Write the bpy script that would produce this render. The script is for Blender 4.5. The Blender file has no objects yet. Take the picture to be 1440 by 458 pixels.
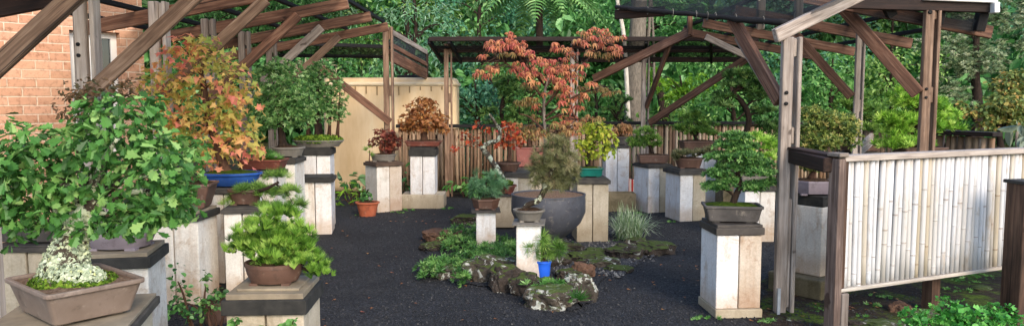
import bpy, math, random
import numpy as np
from mathutils import Vector, Matrix
R = math.radians
random.seed(7)
RNG = np.random.default_rng(11)
scene = bpy.context.scene
COL = scene.collection

# ------------------------------------------------------------------ camera
EYE = 1.6; FOC = 1040.0; PITCH = math.atan(89 / FOC)
cam_d = bpy.data.cameras.new('camera'); cam = bpy.data.objects.new('camera', cam_d); COL.objects.link(cam)
cam.location = (0, 0, EYE); cam.rotation_euler = (math.pi / 2 - PITCH, 0, 0)
cam_d.sensor_width = 36; cam_d.lens = 36 * FOC / 1440; cam_d.clip_start = 0.05; cam_d.clip_end = 2000
scene.camera = cam
CP, SP = math.cos(PITCH), math.sin(PITCH)

def ray(px, py):
    u = (px - 720) / FOC; v = (229 - py) / FOC
    return Vector((u, CP + v * SP, -SP + v * CP))
def W(px, py, Y):
    d = ray(px, py); return Vector((0, 0, EYE)) + d * (Y / d.y)
def G(px, py, z=0.0):
    d = ray(px, py); return Vector((0, 0, EYE)) + d * ((z - EYE) / d.z)
def S(Y): return Y / FOC                      # metres per photo pixel at distance Y

# ------------------------------------------------------------------ light
SUN_EL, SUN_AZ = R(33), math.atan2(0.42, -0.9)
world = bpy.data.worlds.new('World'); scene.world = world; world.use_nodes = True
nt = world.node_tree; bg = nt.nodes['Background']
sky = nt.nodes.new('ShaderNodeTexSky'); sky.sky_type = 'NISHITA'; sky.sun_disc = False
sky.sun_elevation = SUN_EL; sky.sun_rotation = SUN_AZ; sky.air_density = 1.0; sky.dust_density = 1.2
nt.links.new(sky.outputs[0], bg.inputs[0]); bg.inputs[1].default_value = 0.15
sd = bpy.data.lights.new('sun', 'SUN'); sd.energy = 0.85; sd.angle = R(22.0); sd.color = (1.0, 0.84, 0.66)
sun = bpy.data.objects.new('sun', sd); COL.objects.link(sun); sun.location = (8, -8, 12)
sdir = Vector((math.sin(SUN_AZ) * math.cos(SUN_EL), math.cos(SUN_AZ) * math.cos(SUN_EL), math.sin(SUN_EL)))
sun.rotation_euler = sdir.to_track_quat('Z', 'Y').to_euler()
vs = scene.view_settings; vs.view_transform = 'Standard'; vs.look = 'None'; vs.exposure = 1.52; vs.gamma = 1.0
scene.cycles.max_bounces = 6; scene.cycles.transparent_max_bounces = 16; scene.cycles.use_denoising = True

# ------------------------------------------------------------------ materials
def lin(h):
    h = h.lstrip('#'); out = []
    for i in (0, 2, 4):
        c = int(h[i:i + 2], 16) / 255
        out.append(c / 12.92 if c <= 0.04045 else ((c + 0.055) / 1.055) ** 2.4)
    return (*out, 1.0)
class NB:
    def __init__(s, name):
        s.m = bpy.data.materials.new(name); s.m.use_nodes = True; s.t = s.m.node_tree; s.n = s.t.nodes
        s.b = s.n['Principled BSDF']; s.out = s.n['Material Output']
    def new(s, k, **kw):
        n = s.n.new(k)
        for a, v in kw.items():
            if a.startswith('i_'):
                q = a[2:]; n.inputs[int(q) if q.isdigit() else q.replace('_', ' ')].default_value = v
            else: setattr(n, a, v)
        return n
    def L(s, a, b): s.t.links.new(a, b)
    def coord(s, scale=(1, 1, 1), rnd=True):
        tc = s.new('ShaderNodeTexCoord'); mp = s.new('ShaderNodeMapping'); mp.inputs['Scale'].default_value = scale
        s.L(tc.outputs['Object'], mp.inputs['Vector'])
        if rnd:
            oi = s.new('ShaderNodeObjectInfo'); ml = s.new('ShaderNodeMath', operation='MULTIPLY', i_1=37.0)
            s.L(oi.outputs['Random'], ml.inputs[0]); s.L(ml.outputs[0], mp.inputs['Location'])
        return mp.outputs[0]
    def noise(s, vec, scale, detail=4, rough=0.6, dist=0.0):
        n = s.new('ShaderNodeTexNoise', i_Scale=scale, i_Detail=detail, i_Roughness=rough, i_Distortion=dist)
        s.L(vec, n.inputs['Vector']); return n.outputs['Fac']
    def ramp(s, fac, stops, interp='LINEAR'):
        r = s.new('ShaderNodeValToRGB'); e = r.color_ramp.elements; r.color_ramp.interpolation = interp
        while len(e) < len(stops): e.new(0.5)
        for el, (p, c) in zip(e, stops):
            el.position = p; el.color = lin(c) if isinstance(c, str) else ((c, c, c, 1) if isinstance(c, (int, float)) else c)
        s.L(fac, r.inputs[0]); return r.outputs[0]
    def mix(s, fac, a, b, mode='MIX'):
        m = s.new('ShaderNodeMix', data_type='RGBA', blend_type=mode)
        for sock, v in ((m.inputs[0], fac), (m.inputs[6], a), (m.inputs[7], b)):
            if isinstance(v, (int, float)): sock.default_value = v
            elif isinstance(v, str): sock.default_value = lin(v)
            elif isinstance(v, tuple): sock.default_value = v
            else: s.L(v, sock)
        return m.outputs[2]
    def bump(s, h, strength=0.5, dist=0.01):
        b = s.new('ShaderNodeBump', i_Strength=strength, i_Distance=dist); s.L(h, b.inputs['Height']); s.L(b.outputs[0], s.b.inputs['Normal'])
    def col(s, c): s.L(c, s.b.inputs['Base Color'])
    def rough(s, v, spec=0.5): s.b.inputs['Roughness'].default_value = v; s.b.inputs['Specular IOR Level'].default_value = spec

def m_plain(name, c1, c2, rough=0.7, scale=8, bump=0.3, spec=0.4, bd=0.004, detail=5):
    k = NB(name); v = k.coord(); f = k.noise(v, scale, detail); k.col(k.ramp(f, [(0.3, c1), (0.7, c2)])); k.rough(rough, spec)
    if name.endswith('clay') or name in ('terracotta', 'charcoal bowl'): c0 = k.ramp(f, [(0.3, c1), (0.7, c2)]); mk = k.noise(v, 16, 6, 0.75, 0.6); c0 = k.mix(k.ramp(mk, [(0.56, 0.0), (0.72, 0.4)]), c0, '#b0a494'); k.col(k.mix(k.ramp(k.noise(v, 11, 5, 0.7), [(0.54, 0.0), (0.7, 0.55)]), c0, '#2e2620'))
    k.bump(k.noise(v, scale * 5, 4), bump, bd); return k.m
def m_wood(name, dark, mid, light, rough=0.75, vert=False):
    k = NB(name); v = k.coord((14, 14, 0.7) if vert else (0.7, 14, 14)); g = k.noise(v, 3.0, 6, 0.65, 0.6)
    c = k.ramp(g, [(0.28, dark), (0.5, mid), (0.74, light)])
    v2 = k.coord((3, 3, 1.2) if vert else (1.2, 3, 3)); b = k.noise(v2, 2.0, 3)
    oi = k.new('ShaderNodeObjectInfo'); tone = k.ramp(oi.outputs['Random'], [(0, 0.75), (1, 1.2)])
    c = k.mix(1.0, c, tone, 'MULTIPLY'); c = k.mix(k.ramp(b, [(0.45, 0.0), (0.75, 0.75)]), c, dark)
    cr = k.noise(k.coord((40, 40, 0.5) if vert else (0.5, 40, 40)), 1.6, 3, 0.5); c = k.mix(k.ramp(cr, [(0.64, 0.0), (0.68, 0.8)]), c, '#140e0a'); kn = k.noise(k.coord((3, 3, 2) if vert else (2, 3, 3)), 2.6, 2); c = k.mix(k.ramp(kn, [(0.70, 0.0), (0.74, 0.7)]), c, '#2a1a10')
    k.col(c); k.rough(rough, 0.3); k.bump(g, 0.6, 0.006); return k.m
def m_concrete(name, base, tone2, stain, amt=0.6, green=0.25):
    k = NB(name); v = k.coord(); big = k.noise(v, 3.2, 6, 0.62)
    c = k.ramp(big, [(0.3, tone2), (0.62, base)])
    vs_ = k.coord((11, 11, 1.6)); st = k.noise(vs_, 1.5, 5, 0.6)
    c = k.mix(k.ramp(st, [(0.50, 0.0), (0.72, amt * 0.6)]), c, stain)
    bl = k.noise(v, 6.5, 6, 0.7, 0.8); c = k.mix(k.ramp(bl, [(0.54, 0.0), (0.70, amt)]), c, stain)
    b2 = k.noise(v, 15, 6, 0.75, 1.0); c = k.mix(k.ramp(b2, [(0.60, 0.0), (0.72, amt * .45)]), c, '#857763'); gr = k.noise(v, 2.1, 5, 0.7); c = k.mix(k.ramp(gr, [(0.6, 0.0), (0.75, green)]), c, '#5c6038')
    fine = k.noise(v, 70, 4, 0.7); c = k.mix(0.4, c, k.ramp(fine, [(0.3, 0.35), (0.7, 1.0)]), 'MULTIPLY')
    # irregular rising-damp stain at the foot
    tc = k.new('ShaderNodeTexCoord'); sx = k.new('ShaderNodeSeparateXYZ'); k.L(tc.outputs['Object'], sx.inputs[0])
    ad = k.new('ShaderNodeMath', operation='ADD'); k.L(sx.outputs['Z'], ad.inputs[0])
    mm = k.new('ShaderNodeMath', operation='MULTIPLY', i_1=-0.22); k.L(k.noise(v, 9, 6, 0.75), mm.inputs[0]); k.L(mm.outputs[0], ad.inputs[1])
    c = k.mix(k.ramp(ad.outputs[0], [(0.0, 0.45), (0.12, 0.0)]), c, stain)
    k.col(c); k.rough(0.85, 0.25); k.bump(k.noise(v, 45, 5), 0.35, 0.004); return k.m
def m_leaf(name, stops, rough=0.45, trans=0.28, spec=0.35, gain=1.0):
    k = NB(name); stops = [(p, tuple(min(1.0, q * gain) for q in lin(c)[:3]) + (1.0,)) for p, c in stops]; at = k.new('ShaderNodeAttribute', attribute_name='tint')
    c = k.ramp(at.outputs['Fac'], stops); k.col(c); k.rough(rough, spec)
    tr = k.new('ShaderNodeBsdfTranslucent'); k.L(c, tr.inputs[0]); mx = k.new('ShaderNodeMixShader', i_0=trans)
    k.L(k.b.outputs[0], mx.inputs[1]); k.L(tr.outputs[0], mx.inputs[2]); k.L(mx.outputs[0], k.out.inputs[0]); return k.m
def m_bark(name, c1, c2, c3=None, lich=0.0):
    k = NB(name); v = k.coord((1, 1, 0.35)); f = k.noise(v, 30, 6, 0.7); c = k.ramp(f, [(0.3, c1), (0.7, c2)])
    if c3:
        v2 = k.coord(); l = k.noise(v2, 14, 6, 0.75); c = k.mix(k.ramp(l, [(lich, 0.0), (lich + 0.06, 1.0)]), c, c3)
    k.col(c); k.rough(0.9, 0.2); k.bump(f, 0.8, 0.012); return k.m

WOOD = m_wood('weathered timber', '#49362a', '#7c6350', '#a88f7a')
WOODV = m_wood('upright weathered timber', '#3a2d27', '#6d5b52', '#9c8a7e', vert=True); WOODRV = m_wood('upright red brown timber', '#271c15', '#4a362a', '#6a5242', vert=True); WOODGV = m_wood('upright grey timber', '#5c5048', '#8d8178', '#b0a59b', vert=True)
WOODG = m_wood('grey timber', '#62564c', '#978a7f', '#b8ada2')
WOODP = m_wood('lit weathered timber', '#82756a', '#b3a69a', '#d0c6bc')  # grey timber lightened in colour so pieces lying in shade look lit
WOODR = m_wood('red brown timber', '#38261d', '#6a4a39', '#94745f')
WOODD = m_wood('dark stained timber', '#150f0c', '#2b1d17', '#3f2c24')
BLACKW = m_wood('black batten', '#0c0b0b', '#161414', '#22201f')
CONC = m_concrete('pale concrete', '#e9e4da', '#d2ccc1', '#a27c50', 0.62, 0.28)
CONCW = m_concrete('white painted concrete', '#eae8e5', '#d6d4d1', '#ac8c66', 0.6, 0.2)
CONCT = m_concrete('tan concrete', '#cabea8', '#ad9f86', '#7a694f', 0.55, 0.3)
CONCP = m_concrete('pink stained and sun warmed concrete', '#d2c6b6', '#bda993', '#926a4a', 0.6, 0.12)  # real tan stain on one pedestal, painted sun warmth on another
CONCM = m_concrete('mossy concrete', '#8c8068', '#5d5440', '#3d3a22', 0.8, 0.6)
SLAB = m_plain('dark slab', '#2b2926', '#4c4740', 0.8, 9, 0.4)
TILE = m_plain('paving tile', '#6f6454', '#978a74', 0.7, 6, 0.3)
DARKBAND = m_plain('dark brick band', '#1d1d1b', '#383632', 0.85, 12, 0.5)
P_TAN = m_plain('tan pot clay', '#6b5b4e', '#85756a', 0.6, 4, 0.15)
P_BROWN = m_plain('brown pot clay', '#4a352b', '#6b4f42', 0.6, 5, 0.15)
P_RED = m_plain('red brown pot clay', '#5a2f26', '#7a4437', 0.55, 5, 0.15)
P_MAUVE = m_plain('mauve grey pot clay', '#6f656c', '#8d838a', 0.6, 4, 0.15)
P_GREY = m_plain('grey pot clay', '#5e5a53', '#7c776e', 0.7, 6, 0.2)
P_DARK = m_plain('dark grey pot clay', '#3c3937', '#57524e', 0.65, 6, 0.2)
P_BOWL = m_plain('charcoal bowl', '#3c3e45', '#54565e', 0.5, 3, 0.1)
P_BLUE = m_plain('blue glaze', '#1b3a76', '#3560a8', 0.18, 4, 0.05, 0.6)
P_TEAL = m_plain('teal glaze', '#0d4d45', '#1c7465', 0.2, 4, 0.05, 0.6)
P_PLASTIC = m_plain('blue plastic', '#1f57c9', '#2b66d8', 0.35, 3, 0.05, 0.5)
P_TERRA = m_plain('terracotta', '#9a4f33', '#b8694a', 0.8, 5, 0.2)
P_PINK = m_plain('dull red pot clay', '#7a4640', '#94594f', 0.6, 5, 0.15)
SOIL = m_plain('potting soil', '#2a1f17', '#5b4634', 0.95, 40, 0.9, 0.1, 0.02)
GRIT = m_plain('pinkish grit', '#6e5543', '#a98d76', 0.9, 70, 1.0, 0.1, 0.02)
MOSS = m_plain('moss', '#2f4214', '#5c7426', 0.95, 35, 1.0, 0.05, 0.03)
WHITE = m_plain('white paint', '#d8d6d0', '#e8e6e0', 0.5, 5, 0.1)
BK_DARK = m_bark('dark bark', '#17110d', '#3a2d24')
BK_BROWN = m_bark('brown bark', '#33231a', '#64493a')
BK_GREY = m_bark('grey bark', '#5a5046', '#94897c')
BK_GUM = m_bark('grey gum bark', '#4a443c', '#857b6e')
BK_PALE = m_bark('pale gum bark', '#9d9486', '#d2cabb')
BK_LICH = m_bark('lichen covered bark', '#2b2620', '#4b4136', '#b9c0a2', 0.47)
BK_LICH3 = m_bark('pale lichen bark', '#2b2620', '#5b5144', '#bcc2aa', 0.50)
BK_LICH2 = m_bark('lichen mottled bark', '#1d1814', '#3f352b', '#b4b99f', 0.55)

LF_OAK = m_leaf('oak leaf green', [(0, '#305424'), (0.4, '#497c38'), (0.75, '#629646'), (1, '#98ba6c')], 0.45, 0.32, 0.35)
LF_AUT = m_leaf('autumn maple leaf', [(0, '#92a852'), (0.3, '#cabf66'), (0.5, '#e8c676'), (0.75, '#eaa476'), (1, '#e68a7a')], 0.5, 0.5)
LF_BRONZE = m_leaf('bronze maple leaf', [(0, '#4c5030'), (0.4, '#6a5a3c'), (1, '#8c6a50')], 0.5, 0.25)
LF_RED = m_leaf('red maple leaf', [(0, '#a0905a'), (0.25, '#bc8c5c'), (0.5, '#bc7a54'), (0.78, '#b46650'), (1, '#a44e46')], 0.5, 0.38, gain=1.28)
LF_OCHRE = m_leaf('ochre maple leaf', [(0, '#70703c'), (0.5, '#98804a'), (1, '#ac7850')], 0.5, 0.3)
LF_RUST = m_leaf('rust leaf', [(0, '#7d4f2c'), (0.5, '#a0683a'), (0.8, '#b98a50'), (1, '#8a3c2c')], 0.5, 0.3)
LF_WINE = m_leaf('wine leaf', [(0, '#4a1f1c'), (0.6, '#7a3a2e'), (1, '#94523a')], 0.5, 0.3)
LF_FLAME = m_leaf('flame leaf', [(0, '#b06a34'), (0.5, '#c6542f'), (1, '#a8322c')], 0.5, 0.3)
LF_YEL = m_leaf('yellow green leaf', [(0, '#74902c'), (0.5, '#a8b83c'), (1, '#d2cc50')], 0.45, 0.35)
LF_PINE = m_leaf('bright pine needle', [(0, '#2f5218'), (0.4, '#5f8c2e'), (0.8, '#94bc4c'), (1, '#b8d470')], 0.5, 0.2)
LF_PINEB = m_leaf('vivid pine needle', [(0, '#4c7a28'), (0.45, '#7eaa3a'), (0.8, '#a4c854'), (1, '#c4da74')], 0.5, 0.3, gain=1.18)
LF_PINED = m_leaf('dark pine needle', [(0, '#24401c'), (0.5, '#3f6029'), (0.85, '#5a7a3c'), (1, '#7c9454')], 0.5, 0.15, gain=1.36)
LF_PINEM = m_leaf('pine needle', [(0, '#3c6024'), (0.5, '#628a38'), (1, '#92b054')], 0.5, 0.18)
LF_PINEO = m_leaf('olive pine needle', [(0, '#3f4426'), (0.5, '#65683e'), (0.85, '#84845a'), (1, '#9a906a')], 0.55, 0.15)
LF_BLUEP = m_leaf('blue green needle', [(0, '#2e4f33'), (0.5, '#4e7a50'), (1, '#7aa47a')], 0.5, 0.18)
LF_JUN = m_leaf('juniper green', [(0, '#2a4f25'), (0.5, '#487236'), (0.85, '#68904a'), (1, '#88a664')], 0.5, 0.15, gain=1.18)
LF_JUNL = m_leaf('light juniper green', [(0, '#355c2c'), (0.5, '#568244'), (0.85, '#7c9e5c'), (1, '#a0ba84')], 0.5, 0.2, gain=1.14)
LF_JUNO = m_leaf('olive juniper', [(0, '#39502a'), (0.5, '#667838'), (0.85, '#8a8e48'), (1, '#a0945a')], 0.5, 0.15, gain=1.28)
LF_DARK = m_leaf('dark glossy leaf', [(0, '#2c5228'), (0.5, '#46783c'), (0.85, '#629650'), (1, '#90b87c')], 0.45, 0.4, gain=1.28)
LF_MID = m_leaf('mid green leaf', [(0, '#3a682c'), (0.5, '#5f9646'), (0.85, '#80b05c'), (1, '#a8cc84')], 0.45, 0.4)
LF_FRESH = m_leaf('fresh yellowish green leaf', [(0, '#446a28'), (0.5, '#6f9a40'), (0.85, '#94b45a'), (1, '#b8d084')], 0.45, 0.4)
LF_COOL = m_leaf('cool blue green leaf', [(0, '#2a5034'), (0.5, '#46785a'), (0.85, '#64966e'), (1, '#9abc9c')], 0.4, 0.35, gain=1.45)
LF_LIME = m_leaf('lime leaf', [(0, '#4f7a1c'), (0.5, '#7cae2e'), (1, '#a4cc4c')], 0.5, 0.3)
LF_SILV = m_leaf('silvery green leaf', [(0, '#3e6a46'), (0.5, '#68966a'), (0.85, '#8eb48c'), (1, '#b4ccb0')], 0.4, 0.25)
LF_CAS = m_leaf('grey green casuarina leaf', [(0, '#46583a'), (0.5, '#70825a'), (0.85, '#94a07a'), (1, '#b4b898')], 0.6, 0.15, gain=1.28)
LF_GOLD = m_leaf('olive gold leaf', [(0, '#4a5e30'), (0.5, '#768846'), (0.82, '#a09a50'), (1, '#bc8e54')], 0.5, 0.25)
LF_FERN = m_leaf('tree fern frond green', [(0, '#4a7438'), (0.5, '#6f9c50'), (1, '#9cc078')], 0.5, 0.3)
LF_KALE = m_leaf('curly leaf green', [(0, '#2f7028'), (0.5, '#4f9a3c'), (1, '#7cc05c')], 0.4, 0.3)
LF_VAR = m_leaf('variegated blade', [(0, '#5f8048'), (0.5, '#9cb388'), (1, '#d6dcc0')], 0.45, 0.25)
LF_REED = m_leaf('dry reed', [(0, '#4f4a30'), (0.5, '#8a8060'), (1, '#b4aa8c')], 0.6, 0.2)

def m_brick():
    k = NB('sunlit clay brick'); tc = k.new('ShaderNodeTexCoord'); sp = k.new('ShaderNodeSeparateXYZ'); cb = k.new('ShaderNodeCombineXYZ')
    k.L(tc.outputs['Object'], sp.inputs[0]); k.L(sp.outputs['X'], cb.inputs[0]); k.L(sp.outputs['Z'], cb.inputs[1])
    ns = k.new('ShaderNodeTexNoise', i_Scale=9.0, i_Detail=3.0); k.L(cb.outputs[0], ns.inputs['Vector'])
    wob = k.new('ShaderNodeMix', data_type='RGBA', blend_type='ADD', i_0=0.012); k.L(cb.outputs[0], wob.inputs[6]); k.L(ns.outputs['Color'], wob.inputs[7])
    br = k.new('ShaderNodeTexBrick', i_Scale=1.0, i_Mortar_Size=0.007, i_Mortar_Smooth=0.35, i_Bias=0.0, i_Brick_Width=0.24, i_Row_Height=0.086)
    br.offset = 0.5; br.inputs['Color1'].default_value = lin('#d4a385'); br.inputs['Color2'].default_value = lin('#bd8c6d'); br.inputs['Mortar'].default_value = lin('#e0c4a8')
    k.L(wob.outputs[2], br.inputs['Vector'])
    f = k.noise(cb.outputs[0], 22, 6, 0.7); c = k.mix(0.75, br.outputs['Color'], k.ramp(f, [(0.3, '#a08878'), (0.5, '#ffffff'), (0.75, '#ffffff')]), 'MULTIPLY')
    c = k.mix(k.ramp(k.noise(cb.outputs[0], 3.0, 4), [(0.45, 0.0), (0.7, 0.35)]), c, '#d4aa86'); k.col(c); k.rough(0.9, 0.2)
    inv = k.new('ShaderNodeMath', operation='SUBTRACT', i_0=1.0); k.L(br.outputs['Fac'], inv.inputs[1])
    ad = k.new('ShaderNodeMath', operation='MULTIPLY_ADD', i_1=0.5); k.L(f, ad.inputs[0]); k.L(inv.outputs[0], ad.inputs[2])
    k.bump(ad.outputs[0], 0.8, 0.012); return k.m
def m_gravel():
    k = NB('black volcanic gravel'); v = k.coord(rnd=False)
    vo = k.new('ShaderNodeTexVoronoi', i_Scale=75.0); k.L(v, vo.inputs['Vector'])
    c = k.ramp(vo.outputs['Color'], [(0.0, '#161719'), (0.5, '#27282b'), (0.85, '#3c3d41'), (1.0, '#626060')])
    big = k.noise(v, 1.3, 5, 0.6); c = k.mix(k.ramp(big, [(0.42, 0.0), (0.7, 0.6)]), c, '#131416'); c = k.mix(k.ramp(k.noise(v, 3.7, 6, 0.7), [(0.52, 0.0), (0.75, 0.5)]), c, '#4a4846')
    k.col(c); k.rough(0.85, 0.3); k.bump(vo.outputs['Distance'], 0.9, 0.02); return k.m
def m_soil():
    k = NB('mossy garden soil'); v = k.coord(rnd=False); f = k.noise(v, 30, 6, 0.75); c = k.ramp(f, [(0.3, '#1f1a16'), (0.6, '#423830'), (0.8, '#6c5e50')])
    g = k.noise(v, 2.6, 6, 0.7); c = k.mix(k.ramp(g, [(0.5, 0.0), (0.6, 0.85)]), c, k.ramp(f, [(0.3, '#2c3c14'), (0.7, '#66802c')]))
    k.col(c); k.rough(0.95, 0.1); k.bump(f, 1.0, 0.03); return k.m
def m_rock(name, a, b, lich='#c4c6bc', lt=0.6, moss=True):
    k = NB(name); v = k.coord(); f = k.noise(v, 9, 8, 0.72); c = k.ramp(f, [(0.3, a), (0.65, b)])
    l = k.noise(v, 11, 7, 0.7, 0.8); c = k.mix(k.ramp(l, [(lt, 0.0), (lt + 0.05, 0.75)]), c, lich)
    if moss:
        ge = k.new('ShaderNodeNewGeometry'); sp = k.new('ShaderNodeSeparateXYZ'); k.L(ge.outputs['Normal'], sp.inputs[0])
        mu = k.new('ShaderNodeMath', operation='MULTIPLY'); k.L(k.noise(v, 4, 5, 0.7), mu.inputs[0]); k.L(sp.outputs['Z'], mu.inputs[1])
        c = k.mix(k.ramp(mu.outputs[0], [(0.37, 0.0), (0.46, 0.85)]), c, '#45551f')
    k.col(c); k.rough(0.9, 0.25); k.bump(f, 1.0, 0.03); return k.m
def m_bamboo():
    k = NB('bleached bamboo'); oi = k.new('ShaderNodeObjectInfo'); v = k.coord((1, 1, 0.5))
    base = k.ramp(oi.outputs['Random'], [(0, '#a1947c'), (0.2, '#b2a896'), (0.45, '#bab6b0'), (1, '#c4c4c5')])
    s1 = k.noise(v, 6, 5, 0.7); c = k.mix(k.ramp(s1, [(0.56, 0.0), (0.70, 0.55)]), base, '#9a7f58')
    s2 = k.noise(k.coord((3, 3, 0.4)), 9, 5); c = k.mix(k.ramp(s2, [(0.55, 0.0), (0.8, 0.25)]), c, '#8f8578')
    at = k.new('ShaderNodeAttribute', attribute_name='tint'); c = k.mix(k.ramp(at.outputs['Fac'], [(0.5, 0.0), (1.0, 0.85)]), c, '#6d5234')
    k.col(c); k.rough(0.5, 0.4); k.bump(k.noise(k.coord((20, 20, 1)), 6, 4), 0.15, 0.003); return k.m
def m_slats(dark=True):
    k = NB('brown bamboo slat'); at = k.new('ShaderNodeAttribute', attribute_name='tint')
    c = k.ramp(at.outputs['Fac'], ([(0, '#4a3727'), (0.3, '#745a44'), (0.7, '#987c62'), (1, '#ad957c')] if dark else [(0, '#6a5240'), (0.3, '#97795e'), (0.7, '#b89f84'), (1, '#cbb8a0')]))
    f = k.noise(k.coord((6, 6, 0.8)), 4, 5); c = k.mix(k.ramp(f, [(0.45, 0.0), (0.75, 0.7)]), c, '#4a382a'); k.col(c); k.rough(0.65, 0.3); return k.m
def m_cloth():
    k = NB('black shade cloth'); v = k.coord(rnd=False); f = k.noise(v, 5, 5, 0.7)
    k.col(k.ramp(f, [(0.3, '#16181a'), (0.75, '#33383b')])); k.rough(0.8, 0.2)
    tr = k.new('ShaderNodeBsdfTransparent'); mx = k.new('ShaderNodeMixShader')
    k.L(k.ramp(f, [(0.3, 0.52), (0.75, 0.32)]), mx.inputs[0]); k.L(k.b.outputs[0], mx.inputs[1]); k.L(tr.outputs[0], mx.inputs[2]); k.L(mx.outputs[0], k.out.inputs[0]); return k.m
def m_tank():
    k = NB('cream poly tank'); v = k.coord((1, 1, 0.25), False); f = k.noise(v, 4, 5, 0.65)
    c = k.ramp(f, [(0.3, '#d2b488'), (0.6, '#e2c8a0'), (0.8, '#ead8b6')])
    s = k.noise(k.coord((11, 11, 0.25), False), 2.0, 5); c = k.mix(k.ramp(s, [(0.52, 0.0), (0.75, 0.14)]), c, '#a0825c'); k.col(c); k.rough(0.55, 0.3)
    wv = k.new('ShaderNodeTexWave', bands_direction='Z', i_Scale=4.5, i_Distortion=0.6); k.L(k.coord((1, 1, 1), False), wv.inputs['Vector']); k.bump(wv.outputs['Fac'], 0.05, 0.005); return k.m
def m_stripe():
    k = NB('red and white stripe'); tc = k.new('ShaderNodeTexCoord'); wv = k.new('ShaderNodeTexWave', bands_direction='X', i_Scale=5.0)
    k.L(tc.outputs['Object'], wv.inputs['Vector']); k.col(k.ramp(wv.outputs['Fac'], [(0.49, '#b8322c'), (0.51, '#e4d8cc')], 'CONSTANT')); k.rough(0.7); return k.m
def m_glass():
    k = NB('window glass'); k.b.inputs['Base Color'].default_value = lin('#20262a'); k.rough(0.08, 0.6); return k.m
CLOTHD = m_cloth(); CLOTHD.name = 'heavy black shade cloth'
for n_ in CLOTHD.node_tree.nodes:
    if n_.type == 'VALTORGB' and n_.color_ramp.elements[0].color[0] > .2:
        for e_ in n_.color_ramp.elements: e_.color = (.17, .17, .17, 1)
BRICK, GRAVEL, GSOIL, BAMBOO, SLATS, CLOTH, TANK, STRIPE, GLASS = m_brick(), m_gravel(), m_soil(), m_bamboo(), m_slats(), m_cloth(), m_tank(), m_stripe(), m_glass()
SLATSL = m_slats(False)
ROCKA = m_rock('mossy basalt', '#1d1a18', '#463d36', '#b4b6ac', 0.6)
ROCKB = m_rock('lichen rock', '#24211d', '#50483f', '#bcbeb4', 0.53)
ROCKC = m_rock('brown rock', '#3b2d25', '#6e5342', '#94806c', 0.68, False)

# ------------------------------------------------------------------ mesh helpers
class MB:
    def __init__(s): s.v = []; s.f = []; s.t = []
    def add(s, vs, fs, tint=0.5):
        o = len(s.v); s.v += [tuple(p) for p in vs]; s.f += [tuple(i + o for i in f) for f in fs]; s.t += [tint] * len(fs)
    def box(s, x0, x1, y0, y1, z0, z1, M=None, tint=0.5):
        vs = [Vector(p) for p in ((x0, y0, z0), (x1, y0, z0), (x1, y1, z0), (x0, y1, z0), (x0, y0, z1), (x1, y0, z1), (x1, y1, z1), (x0, y1, z1))]
        if M: vs = [M @ p for p in vs]
        s.add(vs, [(3, 2, 1, 0), (4, 5, 6, 7), (0, 1, 5, 4), (1, 2, 6, 5), (2, 3, 7, 6), (3, 0, 4, 7)], tint)
    def loft(s, rings, cap0=True, cap1=False, tint=0.5):
        n = len(rings[0]); o = len(s.v)
        for r in rings: s.v += [tuple(p) for p in r]
        fs = []
        for i in range(len(rings) - 1):
            for j in range(n):
                k = (j + 1) % n; fs.append((o + i * n + j, o + i * n + k, o + (i + 1) * n + k, o + (i + 1) * n + j))
        if cap0: fs.append(tuple(o + j for j in reversed(range(n))))
        if cap1: fs.append(tuple(o + (len(rings) - 1) * n + j for j in range(n)))
        s.f += fs; s.t += [tint] * len(fs)
    def tube(s, pts, rads, n=8, wob=0.0, tint=0.5):
        pts = [Vector(p) for p in pts]; up = Vector((0.13, 0.31, 0.94)); rings = []; prev = None
        for i, p in enumerate(pts):
            t = (pts[min(i + 1, len(pts) - 1)] - pts[max(i - 1, 0)])
            if t.length < 1e-6: t = Vector((0, 0, 1))
            t.normalize()
            a = t.cross(up if prev is None and abs(t.dot(up)) < 0.95 else (prev if prev is not None else Vector((1, 0, 0))))
            if a.length < 1e-4: a = t.cross(Vector((1, 0, 0)))
            a.normalize(); b = t.cross(a); prev = b * -1 if False else a.cross(t) * 1.0
            prev = b
            ring = []
            for j in range(n):
                th = 2 * math.pi * j / n; r = rads[i] * (1 + wob * (random.random() - 0.5) * 2)
                ring.append(p + (a * math.cos(th) + b * math.sin(th)) * r)
            # keep the ring start aligned with the previous one
            if rings:
                q = rings[-1]; best = min(range(n), key=lambda k: sum((ring[(k + m) % n] - q[m]).length_squared for m in range(0, n, 2)))
                best2 = min(range(n), key=lambda k: sum((ring[(k - m) % n] - q[m]).length_squared for m in range(0, n, 2)))
                c1 = sum((ring[(best + m) % n] - q[m]).length_squared for m in range(n)); c2 = sum((ring[(best2 - m) % n] - q[m]).length_squared for m in range(n))
                ring = [ring[(best + m) % n] for m in range(n)] if c1 <= c2 else [ring[(best2 - m) % n] for m in range(n)]
            rings.append(ring)
        s.loft(rings, True, True, tint)
def smooth_path(pts, rads, sub=5):
    P = [Vector(p) for p in pts]; out = []; ro = []
    for i in range(len(P) - 1):
        p0, p1, p2, p3 = P[max(i - 1, 0)], P[i], P[i + 1], P[min(i + 2, len(P) - 1)]
        for k in range(sub):
            t = k / sub
            out.append(0.5 * ((2 * p1) + (p2 - p0) * t + (2 * p0 - 5 * p1 + 4 * p2 - p3) * t * t + (3 * p1 - p0 - 3 * p2 + p3) * t ** 3)); ro.append(rads[i] * (1 - t) + rads[i + 1] * t)
    out.append(P[-1]); ro.append(rads[-1]); return out, ro

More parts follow.
